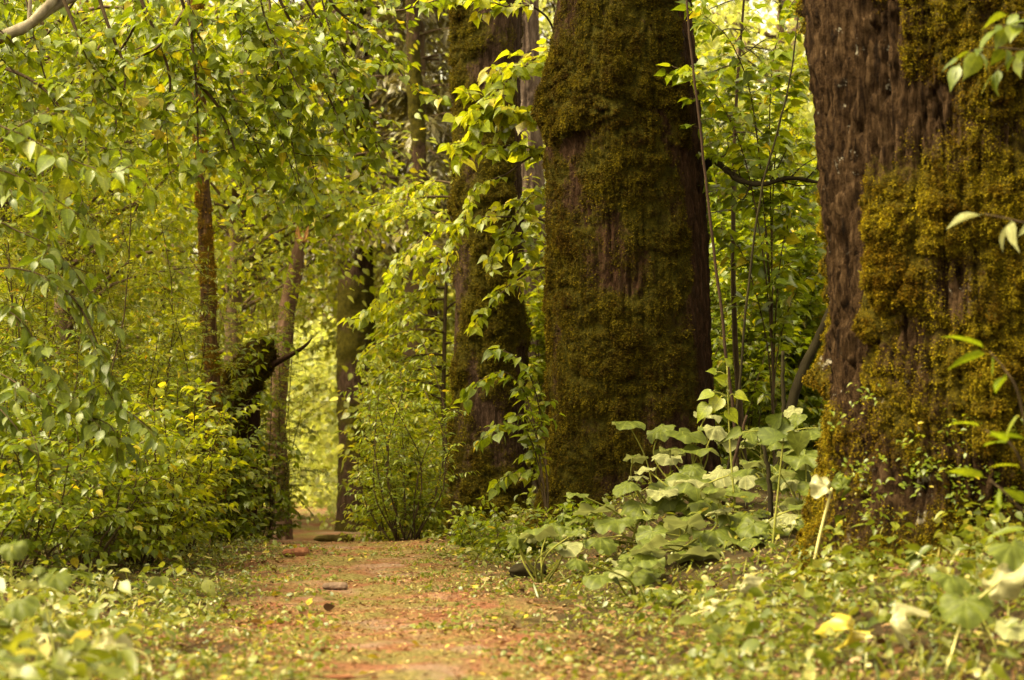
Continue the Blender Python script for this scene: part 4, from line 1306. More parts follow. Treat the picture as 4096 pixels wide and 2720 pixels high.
def broad_tree(label, px, D, h, crown_z, rx, rz, n_cl, mat, seed, lsize=0.13, per=150, name='broadleaf_tree'):
    zb = tz(px, D)
    x0 = PX(px, D)
    root = thing(name, label, 'tree', (x0, D, zb))
    rng = np.random.default_rng(seed)
    g = Geo()
    top = np.array((x0 + rng.normal(0, 0.3), D, zb + h))
    ax = curve([(x0, D, zb - 0.1), (x0 + rng.normal(0, 0.15), D, zb + h * 0.45), top], 12)
    tube(g, ax, np.linspace(0.14, 0.03, len(ax)), 8)
    gl_ = Geo()
    Pp, Aa, Nn = [], [], []
    for k in range(n_cl):
        while True:
            u = rng.uniform(-1, 1, 3)
            if u @ u < 1:
                break
        c = np.array((x0, D, zb + crown_z)) + u * np.array((rx, rx * 0.8, rz))
        zt = np.clip(c[2] - 0.6, zb + 0.3, zb + h)
        b = np.array([np.interp(zt, ax[:, 2], ax[:, j]) for j in range(3)])
        tube(g, curve([b, (b + c) / 2 + rng.normal(0, 0.15, 3), c], 6), np.linspace(0.03, 0.006, 7), 4)
        m = int(per * rng.uniform(0.6, 1.4))
        rr = rng.uniform(0.35, 0.75)
        o = rng.normal(0, 0.45, (m, 3)) * np.array((rr, rr, rr * 0.45)) * 1.6
        Pp.append(c + o)
        Aa.append(nrm(o * np.array((1, 1, 0.3)) + rng.normal(0, 0.35, (m, 3)) - UP * 0.35))
        Nn.append(nrm(UP + rng.normal(0, 0.5, (m, 3))))
    Pp, Aa, Nn = np.vstack(Pp), np.vstack(Aa), np.vstack(Nn)
    add_leaves(gl_, 'ovate_far', Pp, Aa, Nn, lsize * rng.uniform(0.6, 1.3, len(Pp)), rng)
    g.build('trunk', M['bark_far'], root)
    gl_.build('crown', M[mat], root)


BT = [
    ('leafy tree standing in the thicket behind the overhanging branches', 70, 15.5, 5.2, 3.4, 1.5, 1.7, 60, 'leaf_bright', 0.075),
    ('leafy tree behind the hanging twigs, above the crooked tree', 235, 19.0, 6.5, 4.3, 1.5, 1.9, 55, 'leaf_bright', 0.085),
    ('leafy tree filling the corner behind the pale bare limb', -20, 13.0, 5.0, 3.3, 1.3, 1.5, 50, 'leaf', 0.07),
    ('broadleaf tree closing the view above the thicket at the picture edge', 20, 24, 7.5, 4.0, 2.2, 3.2, 60, 'leaf_far', 0.12),
    ('broadleaf tree behind the slim mossy trunk', 150, 27, 8, 4.3, 2.6, 3.6, 70, 'leaf_far', 0.12),
    ('broadleaf tree over the far bend of the path', 225, 44, 8.5, 5.6, 2.8, 3.0, 70, 'leaf_far', 0.13),
    ('low light broadleaf tree behind the straight dark far trunk', 325, 42, 7, 3.4, 2.6, 2.6, 60, 'leaf_glade', 0.14),
    ('broadleaf tree behind the brown mossy trunk', 440, 29, 5, 2.6, 2.0, 2.0, 50, 'leaf_far', 0.13),
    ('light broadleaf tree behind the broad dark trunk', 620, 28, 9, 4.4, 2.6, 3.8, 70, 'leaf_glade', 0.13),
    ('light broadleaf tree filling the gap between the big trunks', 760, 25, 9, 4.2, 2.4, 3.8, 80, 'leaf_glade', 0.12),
    ('broadleaf tree behind the giant trunk', 930, 24, 8, 4.2, 2.6, 3.6, 60, 'leaf_far', 0.12),
    ('broadleaf tree just outside the picture past the thicket', -130, 22, 7.5, 4.0, 2.4, 3.4, 60, 'leaf_far', 0.12),
    ('broadleaf tree beyond the giant trunk, outside the picture', 1130, 22, 7.5, 4.0, 2.4, 3.4, 60, 'leaf_far', 0.12),
]
for k, a in enumerate(BT):
    broad_tree(a[0], a[1], a[2], a[3], a[4], a[5], a[6], a[7], M and a[8], 520 + k, lsize=a[9])


def leaf_mass(name, label, cat, boxes, mat, seed, lsize, kind='stuff', leaf='ovate_far', clump=0.6):
    rng = np.random.default_rng(seed)
    g = Geo()
    for (x0, x1, y0, y1, D0, D1, n) in boxes:
        nc = max(1, n // 60)
        D = rng.uniform(D0, D1, nc)
        px, py = rng.uniform(x0, x1, nc), rng.uniform(y0, y1, nc)
        c = np.array([P(a, b, d) for a, b, d in zip(px, py, D)])
        gz = ground_z(c[:, 0], c[:, 1])
        c[:, 2] = np.maximum(c[:, 2], gz + 0.1)
        k = rng.integers(0, nc, n)
        p = c[k] + rng.normal(0, clump, (n, 3)) * np.array((1, 1, 0.4))
        gz = ground_z(p[:, 0], p[:, 1])
        p[:, 2] = np.maximum(p[:, 2], gz + 0.03)
        a = nrm(rng.normal(0, 1, (n, 3)) * np.array((1, 1, 0.3)) - UP * 0.35)
        add_leaves(g, leaf, p, a, nrm(UP + rng.normal(0, 0.55, (n, 3))), lsize * rng.uniform(0.6, 1.3, n), rng)
    o = g.build(name, M[mat])
    o['label'] = label
    o['category'] = cat
    o['kind'] = kind
    return o


leaf_mass('far_woodland', 'blurred mass of far off woodland foliage behind all the trunks', 'woodland',
          [(-150, 1180, -60, 470, 46, 60, 60000)], 'leaf_far', 601, 0.26, clump=1.1)
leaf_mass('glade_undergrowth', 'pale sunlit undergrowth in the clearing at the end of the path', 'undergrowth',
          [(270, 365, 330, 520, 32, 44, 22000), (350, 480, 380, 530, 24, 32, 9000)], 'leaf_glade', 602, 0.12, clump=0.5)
leaf_mass('back_undergrowth', 'dense undergrowth covering the forest floor at the back', 'undergrowth',
          [(-150, 225, 380, 520, 19, 27, 20000), (400, 1180, 380, 500, 19, 27, 22000)], 'leaf_far', 603, 0.11, clump=0.45)


# ------------------------------------------------------------------ ground cover, litter, fallen leaves
def scatter(n, x0, x1, D0, D1, rng, power=1.0):
    D = D0 + (D1 - D0) * rng.random(n) ** power
    px = rng.uniform(x0, x1, n)
    x = (px - W / 2) / F * D
    return x, D


def patch_noise(x, y, f, k):
    return noise(np.stack([x * f, y * f, 0 * x], -1), k)


def herb_sheet(name, label, mat, leaf, specs, seed):
    """specs: pixel range, depth range, plants, leaf length, height, leaves each, path distance range, patch scale, patch bias, upright"""
    rng = np.random.default_rng(seed)
    g = Geo()
    for (x0, x1, D0, D1, n, sz, hh, m, lo, hi, pf, pb, up) in specs:
        x, y = scatter(n, x0, x1, D0, D1, rng)
        d = np.abs(x - path_x(y)) + 0.3 * patch_noise(x, y, 1.7, 9) + 0.12 * patch_noise(x, y, 6, 19)
        dens = pb + 1.1 * patch_noise(x, y, pf, seed % 50) + 0.5 * patch_noise(x, y, pf * 3.3, seed % 50 + 1)
        k = (d > lo) & (d < hi) & (rng.random(n) < np.clip(dens, 0.02, 1))
        x, y = x[k], y[k]
        xx, yy = np.repeat(x, m), np.repeat(y, m)
        ps = np.repeat(0.45 + 0.95 * rng.random(len(x)) ** 1.8, m)
        a = rng.uniform(0, 2 * pi, len(xx))
        r = np.abs(rng.normal(0, sz * 0.9, len(xx))) * ps
        px_, py_ = xx + np.cos(a) * r, yy + np.sin(a) * r
        h = hh * rng.uniform(0.05, 1.3, len(xx)) * ps
        p = np.stack([px_, py_, ground_z(px_, py_) + 0.008 + h], -1)
        ax = np.stack([np.cos(a), np.sin(a), rng.normal(-0.1, 0.4, len(xx))], -1)
        no = nrm(UP * (1 - up) + rng.normal(0, 0.5, ax.shape))
        add_leaves(g, leaf, p, ax, no, sz * ps * rng.uniform(0.55, 1.35, len(xx)), rng)
    o = g.build(name, M[mat])
    o['kind'] = 'stuff'
    o['label'] = label
    o['category'] = 'ground cover'


M['herb_pale'] = leaf_mat('pale_herb_leaf', [(0, (0.12, 0.1312, 0.0225)), (0.5, (0.18, 0.1837, 0.0525)), (1, (0.255, 0.24, 0.0975))], tfac=0.3, veins=False)
M['dead_leaf'] = leaf_mat('dead_leaf', [(0, (0.045, 0.022, 0.010)), (0.4, (0.10, 0.05, 0.022)), (0.8, (0.18, 0.105, 0.05)), (1, (0.28, 0.20, 0.11))], tfac=0.12, rough=0.7, spec=0.15, veins=False)


def ground_cover():
    rng = np.random.default_rng(701)
    herb_sheet('ground_cover', 'low green herbs carpeting both sides of the path', 'herb', 'ovate', [
        (-60, 1090, 3.6, 13, 9000, 0.026, 0.045, 5, 0.72, 9, 2.0, 0.22, 0.0),
        (-60, 420, 3.8, 9.0, 1500, 0.048, 0.11, 5, 0.80, 9, 1.6, 0.30, 0.0),
        (480, 1090, 4.0, 9.5, 1200, 0.042, 0.09, 5, 0.80, 9, 1.6, 0.15, 0.1),
        (-60, 1090, 3.6, 12, 3600, 0.020, 0.012, 4, 0.0, 0.9, 2.4, 0.15, 0.0),
        (60, 430, 3.8, 11.5, 6000, 0.022, 0.018, 4, 0.18, 1.2, 2.2, 0.42, 0.0), (420, 800, 3.8, 11.5, 4500, 0.022, 0.018, 4, 0.32, 1.2, 2.2, 0.4, 0.0),
        (-60, 1090, 9.5, 13, 2500, 0.03, 0.07, 5, 0.5, 5, 1.8, 0.5, 0.0),
        (690, 1080, 5.2, 7.4, 1500, 0.038, 0.13, 5, 0.8, 20, 2.6, 0.35, 0.15), (1090, 1900, 4.0, 14, 5000, 0.035, 0.06, 5, 0.8, 20, 2.0, 0.4, 0.0), (-600, -60, 4.0, 14, 3000, 0.035, 0.06, 5, 0.8, 20, 2.0, 0.4, 0.0),
        (0, 1000, 12, 20, 4000, 0.045, 0.12, 5, 0.9, 12, 1.0, 0.6, 0.0)], 701)
    herb_sheet('clover_cover', 'tiny round leaved creeping plants between the taller herbs', 'herb', 'round', [
        (-60, 1090, 3.6, 12, 6000, 0.016, 0.03, 4, 0.55, 9, 2.8, 0.2, 0.0)], 702)
    herb_sheet('pale_cover', 'pale dry herb leaves mixed into the green carpet', 'herb_pale', 'lance', [
        (-60, 1090, 3.6, 12, 3800, 0.036, 0.045, 3, 0.6, 9, 2.2, 0.3, 0.2),
        (-60, 350, 3.8, 8, 900, 0.06, 0.09, 4, 0.8, 9, 1.5, 0.3, 0.2)], 703)
    herb_sheet('dead_leaves', 'brown dead leaves rotting on the soil beside the path', 'dead_leaf', 'ovate', [
        (-60, 1090, 3.6, 13, 9000, 0.032, 0.008, 2, 0.35, 9, 1.8, 0.45, 0.0),
        (1090, 1900, 4, 14, 4000, 0.04, 0.02, 2, 0.9, 20, 1.5, 0.5, 0.1), (600, 1090, 3.8, 8, 2500, 0.03, 0.02, 2, 0.9, 9, 1.5, 0.5, 0.1)], 704)
    # grass blades
    g = Geo()
    x, y = scatter(4200, -60, 1090, 3.9, 12.5, rng)
    d = np.abs(x - path_x(y)) + 0.3 * noise(np.stack([x * 1.7, y * 1.7, 0 * x], -1), 9)
    dens = noise(np.stack([x * 1.5, y * 1.5, 0 * x], -1), 25)
    k = (d > 0.75) & (dens > 0.0)
    x, y = x[k], y[k]
    n = len(x)
    p = np.stack([x, y, ground_z(x, y)], -1)
    ax = nrm(np.stack([rng.normal(0, 0.5, n), rng.normal(0, 0.5, n), np.ones(n)], -1))
    add_leaves(g, 'needle', p, ax, rng.normal(0, 1, (n, 3)), rng.uniform(0.03, 0.10, n), rng)
    o = g.build('grass', M['herb'])
    o['kind'] = 'stuff'
    o['label'] = 'scattered thin grass blades among the herbs'
    o['category'] = 'grass'
    # needles and crumbs on the path
    g = Geo()
    n = 95000
    x, y = scatter(n, 100, 900, 3.6, 13, rng)
    d = np.abs(x - path_x(y))
    k = (d < 1.3) & (rng.random(n) < np.clip(0.55 + 1.4 * patch_noise(x, y, 1.3, 44), 0.15, 1))
    x, y = x[k], y[k]
    n = len(x)
    p = np.stack([x, y, ground_z(x, y) + 0.008], -1)
    a = rng.uniform(0, 2 * pi, n)
    ax = np.stack([np.cos(a), np.sin(a), rng.normal(0, 0.15, n)], -1)
    add_leaves(g, 'lance', p, ax, nrm(UP + rng.normal(0, 0.5, (n, 3))), 0.006 + 0.024 * rng.random(n) ** 2.2, rng)
    o = g.build('leaf_litter', M['litter'])
    o['kind'] = 'stuff'
    o['label'] = 'rusty needles and crumbled leaf litter strewn along the path'
    o['category'] = 'litter'


M['litter'] = leaf_mat('leaf_litter', [(0, (0.07, 0.03, 0.014)), (0.35, (0.16, 0.065, 0.03)), (0.6, (0.24, 0.125, 0.06)), (0.82, (0.17, 0.14, 0.035)), (0.95, (0.32, 0.24, 0.12)), (1, (0.40, 0.32, 0.06))], tfac=0.1, rough=0.7, spec=0.15, veins=False)
ground_cover()

def dead_twigs():
    rng = np.random.default_rng(770)
    g = Geo()
    n = 420
    x, y = scatter(n, -40, 1080, 3.8, 11.5, rng)
    for a, b in zip(x, y):
        far = abs(a - path_x(b))
        if far < 0.7 and rng.random() < 0.75:
            continue
        L = rng.uniform(0.05, 0.28) * (1 if far > 0.7 else 0.5)
        az = rng.uniform(0, 2 * pi)
        d = np.array((cos(az), sin(az), 0)) * L
        p0 = np.array((a, b, 0.0)); p2 = p0 + d; p1 = p0 + d * 0.5 + rng.normal(0, L * 0.1, 3)
        pts = curve([p0, p1, p2], 6)
        lift = rng.uniform(0.004, 0.05) if far > 0.8 else 0.006
        pts[:, 2] = ground_z(pts[:, 0], pts[:, 1]) + 0.006 + lift * np.linspace(0, 1, len(pts))
        r = rng.uniform(0.0012, 0.004)
        tube(g, pts, np.linspace(r, r * 0.6, len(pts)), 5)
    o = g.build('dead_twigs', M['dead_twig'])
    o['kind'] = 'stuff'
    o['label'] = 'thin dead twigs littering the soil among the herbs'
    o['category'] = 'twigs'


M['dead_twig'] = simple_mat('dead_twig', [(0, (0.06, 0.03, 0.016)), (0.5, (0.15, 0.075, 0.045)), (1, (0.27, 0.19, 0.12))], 10, bump=0, island=True)
dead_twigs()

# fallen yellow leaves: alike, one shared label
rng = np.random.default_rng(801)
first = None
cnt = 0
while cnt < 110:
    D = rng.uniform(4.2, 12)
    px = rng.normal(300, 170) if rng.random() < 0.8 else rng.uniform(0, 1024)
    x = PX(px, D)
    if not (-20 < px < 1040):
        continue
    z = float(ground_z(x, D)) + 0.015
    if first is None:
        g = Geo()
        T, uv, q, t = leaf_template(OVATE, 0.25, 0.25, 0.3)
        g.add((T - np.array((0, 0.5, 0))) * np.array((1, 1, 0.8)), [q, t], uv)
        me = g.mesh('fallen_leaf', M['yellow'])
    o = bpy.data.objects.new('fallen_leaf', me)
    first = o
    COL.objects.link(o)
    o.location = (x, D, z + rng.uniform(0, 0.05) * (abs(x - path_x(D)) > 0.8))
    o.rotation_euler = (rng.normal(0, 0.35), rng.normal(0, 0.35), rng.uniform(0, 2 * pi))
    o.scale = (rng.uniform(0.03, 0.055),) * 3
    o['label'] = 'small fallen yellow leaf lying on the path or among herbs'
    o['category'] = 'fallen leaf'
    o['group'] = 'fallen yellow leaves'
    cnt += 1


# ------------------------------------------------------------------ broad-leaved plants
def disc_leaf(geo, c, normal, axis, R, rng, curl=0.15, lobes=0.06, notch=True, cup=0.0, squeeze=1.0):
    """round toothed leaf with a notch at the stalk; centre c is where the stalk meets the blade"""
    nr_, na = 6, 36
    axis = np.asarray(axis, float); normal = nrm(normal)
    axis = nrm(axis - normal * np.dot(axis, normal))
    r = np.cross(axis, normal)
    ph = np.linspace(-pi, pi, na + 1)
    # heart / kidney outline: deep notch opposite the axis
    out = (0.62 + 0.38 * np.cos(ph * 0.5) ** 0.6 if False else 1.0 - 0.55 * np.exp(-((np.abs(ph) - pi) / 0.35) ** 2)) * (1 + lobes * np.sign(np.sin(ph * 13)) * 0.5 + rng.normal(0, 0.02, na + 1))
    seed = int(rng.integers(1, 60))
    V, uv = [], []
    for k in range(nr_ + 1):
        f = k / nr_
        x, y = np.sin(ph) * out * f * R * squeeze, (np.cos(ph) * out * f + 0.25 * f) * R * 0.95
        qn = np.stack([x / R * 1.6, y / R * 1.6, np.full_like(x, 0.3)], -1)
        zz = R * (curl * noise(qn, seed) * 2 * f + 0.12 * f * np.abs(np.sin(ph * 3.5)) - cup * f * f)
        V.append(np.asarray(c) + r * x[:, None] + axis * y[:, None] + normal * zz[:, None])
        uv.append(np.stack([0.5 + 0.5 * f * np.sin(ph), 0.5 + 0.5 * f * np.cos(ph)], -1))
    V, uv = np.vstack(V), np.vstack(uv)
    m = na + 1
    i, j = np.meshgrid(np.arange(nr_), np.arange(na), indexing='ij')
    Q = np.stack([i * m + j, i * m + j + 1, (i + 1) * m + j + 1, (i + 1) * m + j], -1).reshape(-1, 4)
    geo.add(V, [Q], uv)


def leaf_stalk(root, base, c, mat, r=0.004, sag=0.05, rng=None):
    g = Geo()
    base, c = np.asarray(base, float), np.asarray(c, float)
    mid = (base + c) / 2 + np.array((rng.normal(0, sag), rng.normal(0, sag), 0.02))
    pl = curve([base, mid, c], 10)
    tube(g, pl, np.linspace(r * 1.3, r * 0.8, len(pl)), 6)
    return g.build('stalk', M[mat], root)


def butterbur(label, px, D, leaves, seed, mat='butterbur', stalk='stalk', group=None, extra=2):
    """leaves: (px, py, D, radius m, tilt deg towards camera(+)/away(-), turn deg)"""
    rng = np.random.default_rng(seed)
    zb = tz(px, D)
    root = thing('butterbur_plant', label, 'plant', (PX(px, D), D, zb), group)
    more = []
    for (lx, ly, ld, R, tilt, turn) in leaves:
        more.append((lx, ly, ld, R * 0.82, max(tilt * 0.65, -18), turn))
        for _ in range(extra):
            more.append((lx + rng.uniform(-26, 26), ly + rng.uniform(-24, 26), ld + rng.uniform(-0.25, 0.2), R * rng.uniform(0.4, 0.75), rng.uniform(-25, 50), rng.uniform(-60, 60)))
    for (lx, ly, ld, R, tilt, turn) in more:
        c = P(lx, ly, ld)
        nrml = np.array((sin(radians(turn)) * sin(radians(tilt)), -sin(radians(tilt)) * cos(radians(turn)), cos(radians(tilt))))
        ax = np.array((sin(radians(turn * 1.7 + rng.uniform(-40, 40))), -cos(radians(turn)), -0.4))
        g = Geo()
        disc_leaf(g, c, nrml, ax, R, rng, curl=0.22, cup=rng.uniform(0.05, 0.45))
        g.build('leaf', M['butterbur_pale' if mat == 'butterbur' and rng.random() < 0.2 else mat], root)
        b = np.array((PX(px, D) + rng.normal(0, 0.04), D + rng.normal(0, 0.04), zb - 0.01))
        leaf_stalk(root, b, c, stalk, r=0.004 if D > 7 else 0.0022, rng=rng)
    return root


butterbur('tall stalked round leaf with a smaller torn one below, against the dark trunk', 650, 9.9,
          [(627, 421, 9.8, 0.115, 12, 0), (633, 458, 9.7, 0.085, -25, 20), (640, 476, 9.7, 0.07, 10, 0)], 901, extra=0)
butterbur('big pale leaf clump rising highest beside the broad trunk', 690, 9.8,
          [(682, 432, 9.8, 0.15, 35, 30), (700, 450, 9.7, 0.15, 15, -30), (668, 455, 9.6, 0.10, 30, 10), (705, 415, 9.9, 0.10, 20, 40)], 902)
butterbur('clump with a large folded mid green leaf in the centre of the patch', 695, 9.2,
          [(690, 478, 9.1, 0.16, 40, 20), (722, 470, 9.2, 0.12, 55, -30), (740, 492, 9.0, 0.13, 20, 0), (705, 500, 9.0, 0.14, 15, 30), (660, 492, 9.0, 0.10, 30, 0)], 903)
butterbur('clump of drooping leaves nearest the dark trunk foot', 640, 9.0,
          [(590, 512, 8.9, 0.13, -40, 40), (615, 520, 8.8, 0.12, 35, -20), (640, 505, 9.0, 0.11, 50, 0), (600, 538, 8.6, 0.10, 40, 20)], 904)
butterbur('flattened clump sprawling at the edge of the herb strip', 545, 8.7,
          [(535, 530, 8.6, 0.12, -20, 30), (553, 525, 8.8, 0.10, 30, 0), (565, 545, 8.5, 0.09, 40, 10)], 905)
butterbur('clump of pale undersided leaves lying over in the middle of the patch', 680, 8.4,
          [(665, 545, 8.2, 0.15, -50, 20), (700, 555, 8.1, 0.16, -60, -10), (640, 560, 8.0, 0.13, 60, 20), (715, 530, 8.4, 0.14, 35, 0), (680, 525, 8.5, 0.12, -35, 0)], 906)
butterbur('clump below the rotten stem with one wide light leaf', 745, 8.5,
          [(745, 545, 8.3, 0.16, -45, 0), (735, 515, 8.5, 0.12, 40, 30), (770, 530, 8.4, 0.10, 30, 0), (790, 515, 8.5, 0.12, 55, -20)], 907)
butterbur('clump squeezed against the giant tree with upright leaves', 800, 8.6,
          [(805, 455, 8.6, 0.12, 50, -20), (815, 485, 8.5, 0.11, 40, -10), (790, 470, 8.7, 0.12, 60, 10), (812, 520, 8.4, 0.10, 50, 0), (770, 480, 8.7, 0.11, 45, 20)], 908)
butterbur('young clump at the front of the patch with yellowing leaf', 640, 7.5,
          [(635, 570, 7.4, 0.11, 50, 15), (600, 575, 7.3, 0.09, 30, 0), (665, 590, 7.2, 0.08, 40, -20)], 909)
butterbur('wide clump behind the short snapped stub', 770, 10.0,
          [(760, 430, 10.0, 0.13, 25, 20), (785, 440, 9.9, 0.12, 20, -20), (735, 440, 9.9, 0.12, 35, 0), (810, 430, 10.0, 0.12, 30, 0)], 910)


# heart-leaved sapling in front of the gap
def heart_plant(label, px, D, leaves, seed, mat, name='young_plant', stalk='stalk', kind='heart', stem_top=None, z=None):
    rng = np.random.default_rng(seed)
    zb = tz(px, D) if z is None else z
    root = thing(name, label, 'plant', (PX(px, D), D, zb))
    g = Geo()
    b = np.array((PX(px, D), D, zb - 0.02))
    top = P(*stem_top)
    st = curve([b, (b + top) / 2 + rng.normal(0, 0.015, 3), top], 14)
    tube(g, st, np.linspace(0.007, 0.003, len(st)), 6)
    pos, ax, no, sz = [], [], [], []
    for (lx, ly, ld, L, ex, ey) in leaves:
        p = P(lx, ly, ld)
        e = P(ex, ey, ld - 0.03)
        zt = np.clip(p[2] - 0.02, st[0, 2], st[-1, 2])
        j = np.argmin(np.abs(st[:, 2] - zt))
        tube(g, curve([st[j], (st[j] + p) / 2 + np.array((0, 0, 0.01)), p], 6), np.linspace(0.003, 0.002, 7), 4)
        a = nrm(e - p)
        pos.append(p); ax.append(a)
        no.append(nrm(np.array((0, -0.75, 0.65)) + rng.normal(0, 0.25, 3))); sz.append(L)
    g.build('stem', M[stalk], root)
    gl2 = Geo()
    add_leaves(gl2, kind, np.array(pos), np.array(ax), np.array(no), np.array(sz), rng)
    gl2.build('foliage', M[mat], root)
    return root


heart_plant('young plant with one clear heart leaf and cream green leaves, before the giant tree', 770, 8.0,
            [(797, 432, 7.9, 0.11, 800, 458), (760, 440, 7.9, 0.13, 800, 428), (790, 425, 8.0, 0.12, 752, 447), (770, 425, 8.0, 0.08, 785, 410), (742, 432, 8.0, 0.09, 715, 440), (820, 428, 7.9, 0.1, 850, 422)],
            921, 'butterbur', stem_top=(785, 425, 8.0))
heart_plant('sapling with upright yellow tips and light leaves beside the broad dark trunk', 735, 9.0,
            [(712, 392, 9.0, 0.09, 690, 402), (720, 398, 9.0, 0.10, 705, 420), (726, 382, 9.0, 0.07, 712, 376), (735, 395, 9.0, 0.08, 755, 402), (708, 405, 9.0, 0.1, 690, 425), (728, 410, 9.0, 0.09, 742, 428), (716, 372, 9.0, 0.05, 705, 368), (730, 365, 9.0, 0.05, 722, 352)],
            922, 'leaf_bright', stem_top=(727, 366, 9.0))
def pale_leaf_plant():
    rng = np.random.default_rng(923)
    px, D = 808, 7.2
    zb = tz(px, D)
    root = thing('pale_leaf_plant', 'pale blossom like leaf on a yellowish stalk in front of the giant root', 'plant', (PX(px, D), D, zb))
    g = Geo()
    disc_leaf(g, P(826, 486, 7.1), (0.1, -0.75, 0.6), (-0.6, -0.2, 0.4), 0.055, rng, curl=0.5, cup=0.3, squeeze=0.8)
    g.build('blade', M['wilted'], root)
    g = Geo()
    disc_leaf(g, P(843, 486, 7.08), (0.55, -0.7, 0.4), (0.4, -0.1, 0.8), 0.058, rng, curl=0.45, cup=0.3, squeeze=0.6)
    g.build('leaf', M['butterbur'], root)
    leaf_stalk(root, (PX(px, D), D, zb - 0.01), P(832, 488, 7.1), 'stalk_pale', r=0.006, sag=0.015, rng=rng)


pale_leaf_plant()



# wilted leaves lying near the camera
def wilted(label, lst, seed, mat, z0=0.03, stalk='stalk_pale', cat='leaf'):
    rng = np.random.default_rng(seed)
    (px, py, D, R, tilt, turn) = lst
    c = P(px, py, D)
    root = thing('wilted_leaf', label, cat, (c[0], c[1], float(ground_z(c[0], c[1]))))
    nrml = np.array((sin(radians(turn)) * sin(radians(tilt)), -sin(radians(tilt)) * cos(radians(turn)), cos(radians(tilt))))
    g = Geo()
    disc_leaf(g, c, nrml, (cos(radians(turn)), 0.2, 0.3), R, rng, curl=0.8, cup=0.6, squeeze=rng.uniform(0.4, 0.7))
    g.build('blade', M[mat], root)
    e = np.array((c[0] + rng.uniform(-0.15, 0.15), c[1] + 0.05, float(ground_z(c[0], c[1])) + 0.005))
    leaf_stalk(root, e, c, stalk, r=0.003, rng=rng)


wilted('cream oval wilted leaf turned up beside the herb strip', (709, 609, 6.0, 0.055, 80, 10), 941, 'wilted')
wilted('cream crumpled leaf under the clump by the giant root', (742, 588, 6.6, 0.06, 70, -40), 942, 'wilted')
wilted('limp yellow green leaf hanging over the soil bank', (848, 630, 5.2, 0.075, 75, 40), 943, 'yellow')
wilted('long pale folded leaf next to the limp yellow leaf', (890, 622, 5.2, 0.075, 60, -60), 944, 'wilted')
wilted('large crumpled white leaf at the picture edge', (1000, 580, 4.9, 0.085, 70, -20), 945, 'wilted')
wilted('pale green upright leaf blade on the root mound', (915, 552, 6.2, 0.055, 65, 20), 946, 'butterbur')
wilted('pale curled leaf low at the edge of the left herbs', (45, 635, 5.2, 0.07, 50, 30), 947, 'wilted')
wilted('pale leaf among herbs below the low bush', (100, 645, 5.0, 0.06, 55, -30), 948, 'wilted')
butterbur('bright green broad plant leaning at the picture edge', 985, 5.1, [(965, 600, 5.0, 0.09, 60, -20), (950, 575, 5.2, 0.07, 50, 20), (1012, 545, 5.0, 0.08, 65, 10), (1020, 625, 4.8, 0.08, 40, 0)], 951, extra=0)
butterbur('blurred round leaved plant in the corner herbs', 60, 5.0, [(55, 575, 5.2, 0.06, 50, 20), (20, 600, 4.9, 0.06, 60, -20), (105, 655, 4.8, 0.055, 30, 0), (8, 660, 4.6, 0.06, 50, 0), (12, 545, 5.2, 0.05, 70, 10)], 952, extra=1)

# herbs on the giant's root mound
def mound_herbs():
    rng = np.random.default_rng(961)
    g = Geo()
    n = 620
    cx_, cy_ = rng.uniform(838, 1030, 40), rng.normal(488, 42, 40)
    kk = rng.integers(0, 40, n)
    px, py = cx_[kk] + rng.normal(0, 9, n), cy_[kk] + rng.normal(0, 7, n)
    p = np.array([P(a, b, DA - 0.62 - 0.06 * rng.random()) for a, b in zip(px, py)])
    ang = rng.uniform(0, 2 * pi, n)
    ax = np.stack([np.cos(ang), -np.abs(np.sin(ang)) * 0.8, rng.normal(-0.2, 0.3, n)], -1)
    add_leaves(g, 'ovate', p, ax, nrm(np.array((0, -0.5, 0.9)) + rng.normal(0, 0.3, (n, 3))), 0.022 * rng.uniform(0.5, 1.4, n), rng)
    o = g.build('trunk_herbs', M['leaf'])
    o['kind'] = 'stuff'
    o['label'] = 'tiny light green herbs growing on the giant mossy root'
    o['category'] = 'herbs'


mound_herbs()


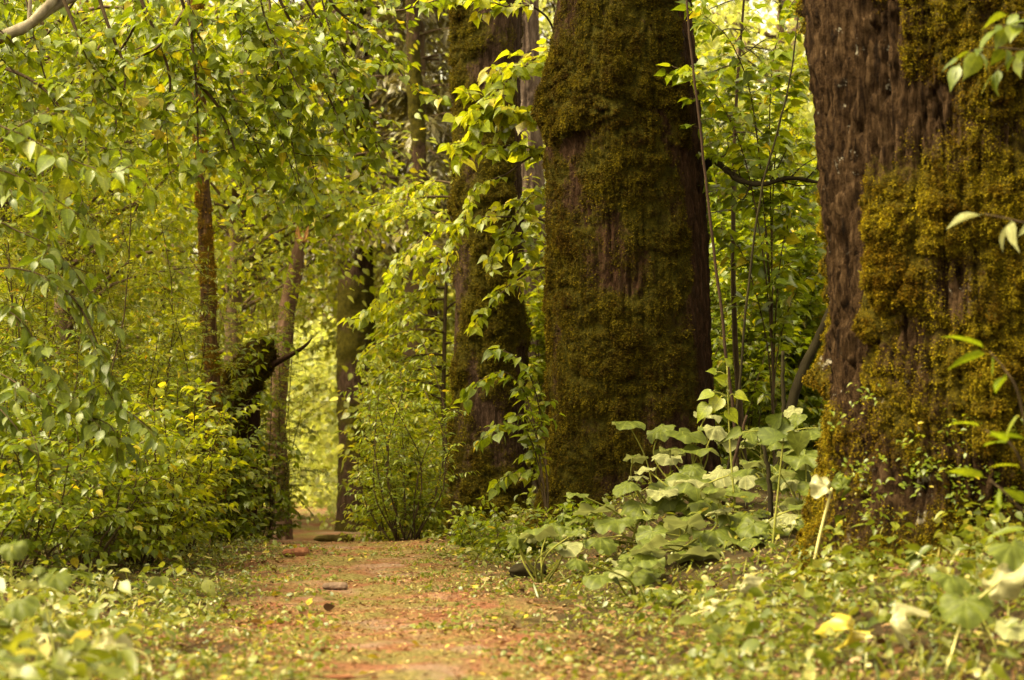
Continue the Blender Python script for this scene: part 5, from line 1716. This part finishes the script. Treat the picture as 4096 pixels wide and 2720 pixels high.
# ------------------------------------------------------------------ logs and stones
def log(name, label, px, py, D, L, r, turn, mat, seed, cat='log', tilt=0.0):
    c = P(px, py, D)
    rng = np.random.default_rng(seed)
    zg = float(ground_z(c[0], c[1]))
    d = np.array((cos(radians(turn)), sin(radians(turn)), tilt))
    d = nrm(d)
    n, s = 26, 22
    t = np.linspace(-0.5, 0.5, n)
    a = np.arange(s) * 2 * pi / s
    T, A = np.meshgrid(t, a, indexing='ij')
    side = nrm(np.cross(d, UP)); up = np.cross(side, d)
    q = np.stack([T * L * 14, np.cos(A) * 2, np.sin(A) * 2], -1)
    prof = np.sqrt(np.clip(1 - (np.abs(T) * 2) ** 6, 0.02, 1))
    rr = r * (1 + 0.25 * fbm(q, 3, seed)) * prof * (1 + 0.3 * T)
    V = np.array((c[0], c[1], zg + r * 0.75)) + d * (T * L)[..., None] + (np.cos(A) * rr)[..., None] * side + (np.sin(A) * rr)[..., None] * up
    i, j = np.meshgrid(np.arange(n - 1), np.arange(s), indexing='ij')
    Q = np.stack([i * s + j, i * s + (j + 1) % s, (i + 1) * s + (j + 1) % s, (i + 1) * s + j], -1).reshape(-1, 4)
    g = Geo()
    o0 = np.array((c[0], c[1], zg))
    g.add(V.reshape(-1, 3) - o0, [Q, np.arange(s)[None], (np.arange(s) + (n - 1) * s)[::-1][None]])
    o = g.build(name, M[mat])
    o.location = o0
    o['label'] = label
    o['category'] = cat
    return o


log('small_log', 'short reddish log lying across the crest of the path', 296, 556, 10.5, 0.16, 0.027, 12, 'log_red', 1)
log('small_log', 'dark rotting log end under the broad leaves by the path', 528, 546, 9.0, 0.2, 0.04, 20, 'bark_dark', 2)
log('fallen_log', 'dark fallen log at the side of the far path', 334, 524, 21.0, 0.5, 0.055, 25, 'log_brown', 3)
log('path_stone', 'low pinkish stone half sunk in the path', 335, 584, 8.4, 0.12, 0.018, 0, 'stone', 4, cat='stone')
log('path_stick', 'reddish dead stick lying at the bottom of the path', 330, 672, 5.1, 0.14, 0.007, 5, 'log_red', 5, cat='stick')
log('path_stick', 'thin curved twig lying on the red needles', 395, 636, 5.8, 0.12, 0.004, -20, 'log_red', 6, cat='stick')
log('path_stick', 'brown dead stick crossing the herbs near the soil bank', 745, 655, 5.2, 0.30, 0.006, -30, 'log_red', 7, cat='stick')
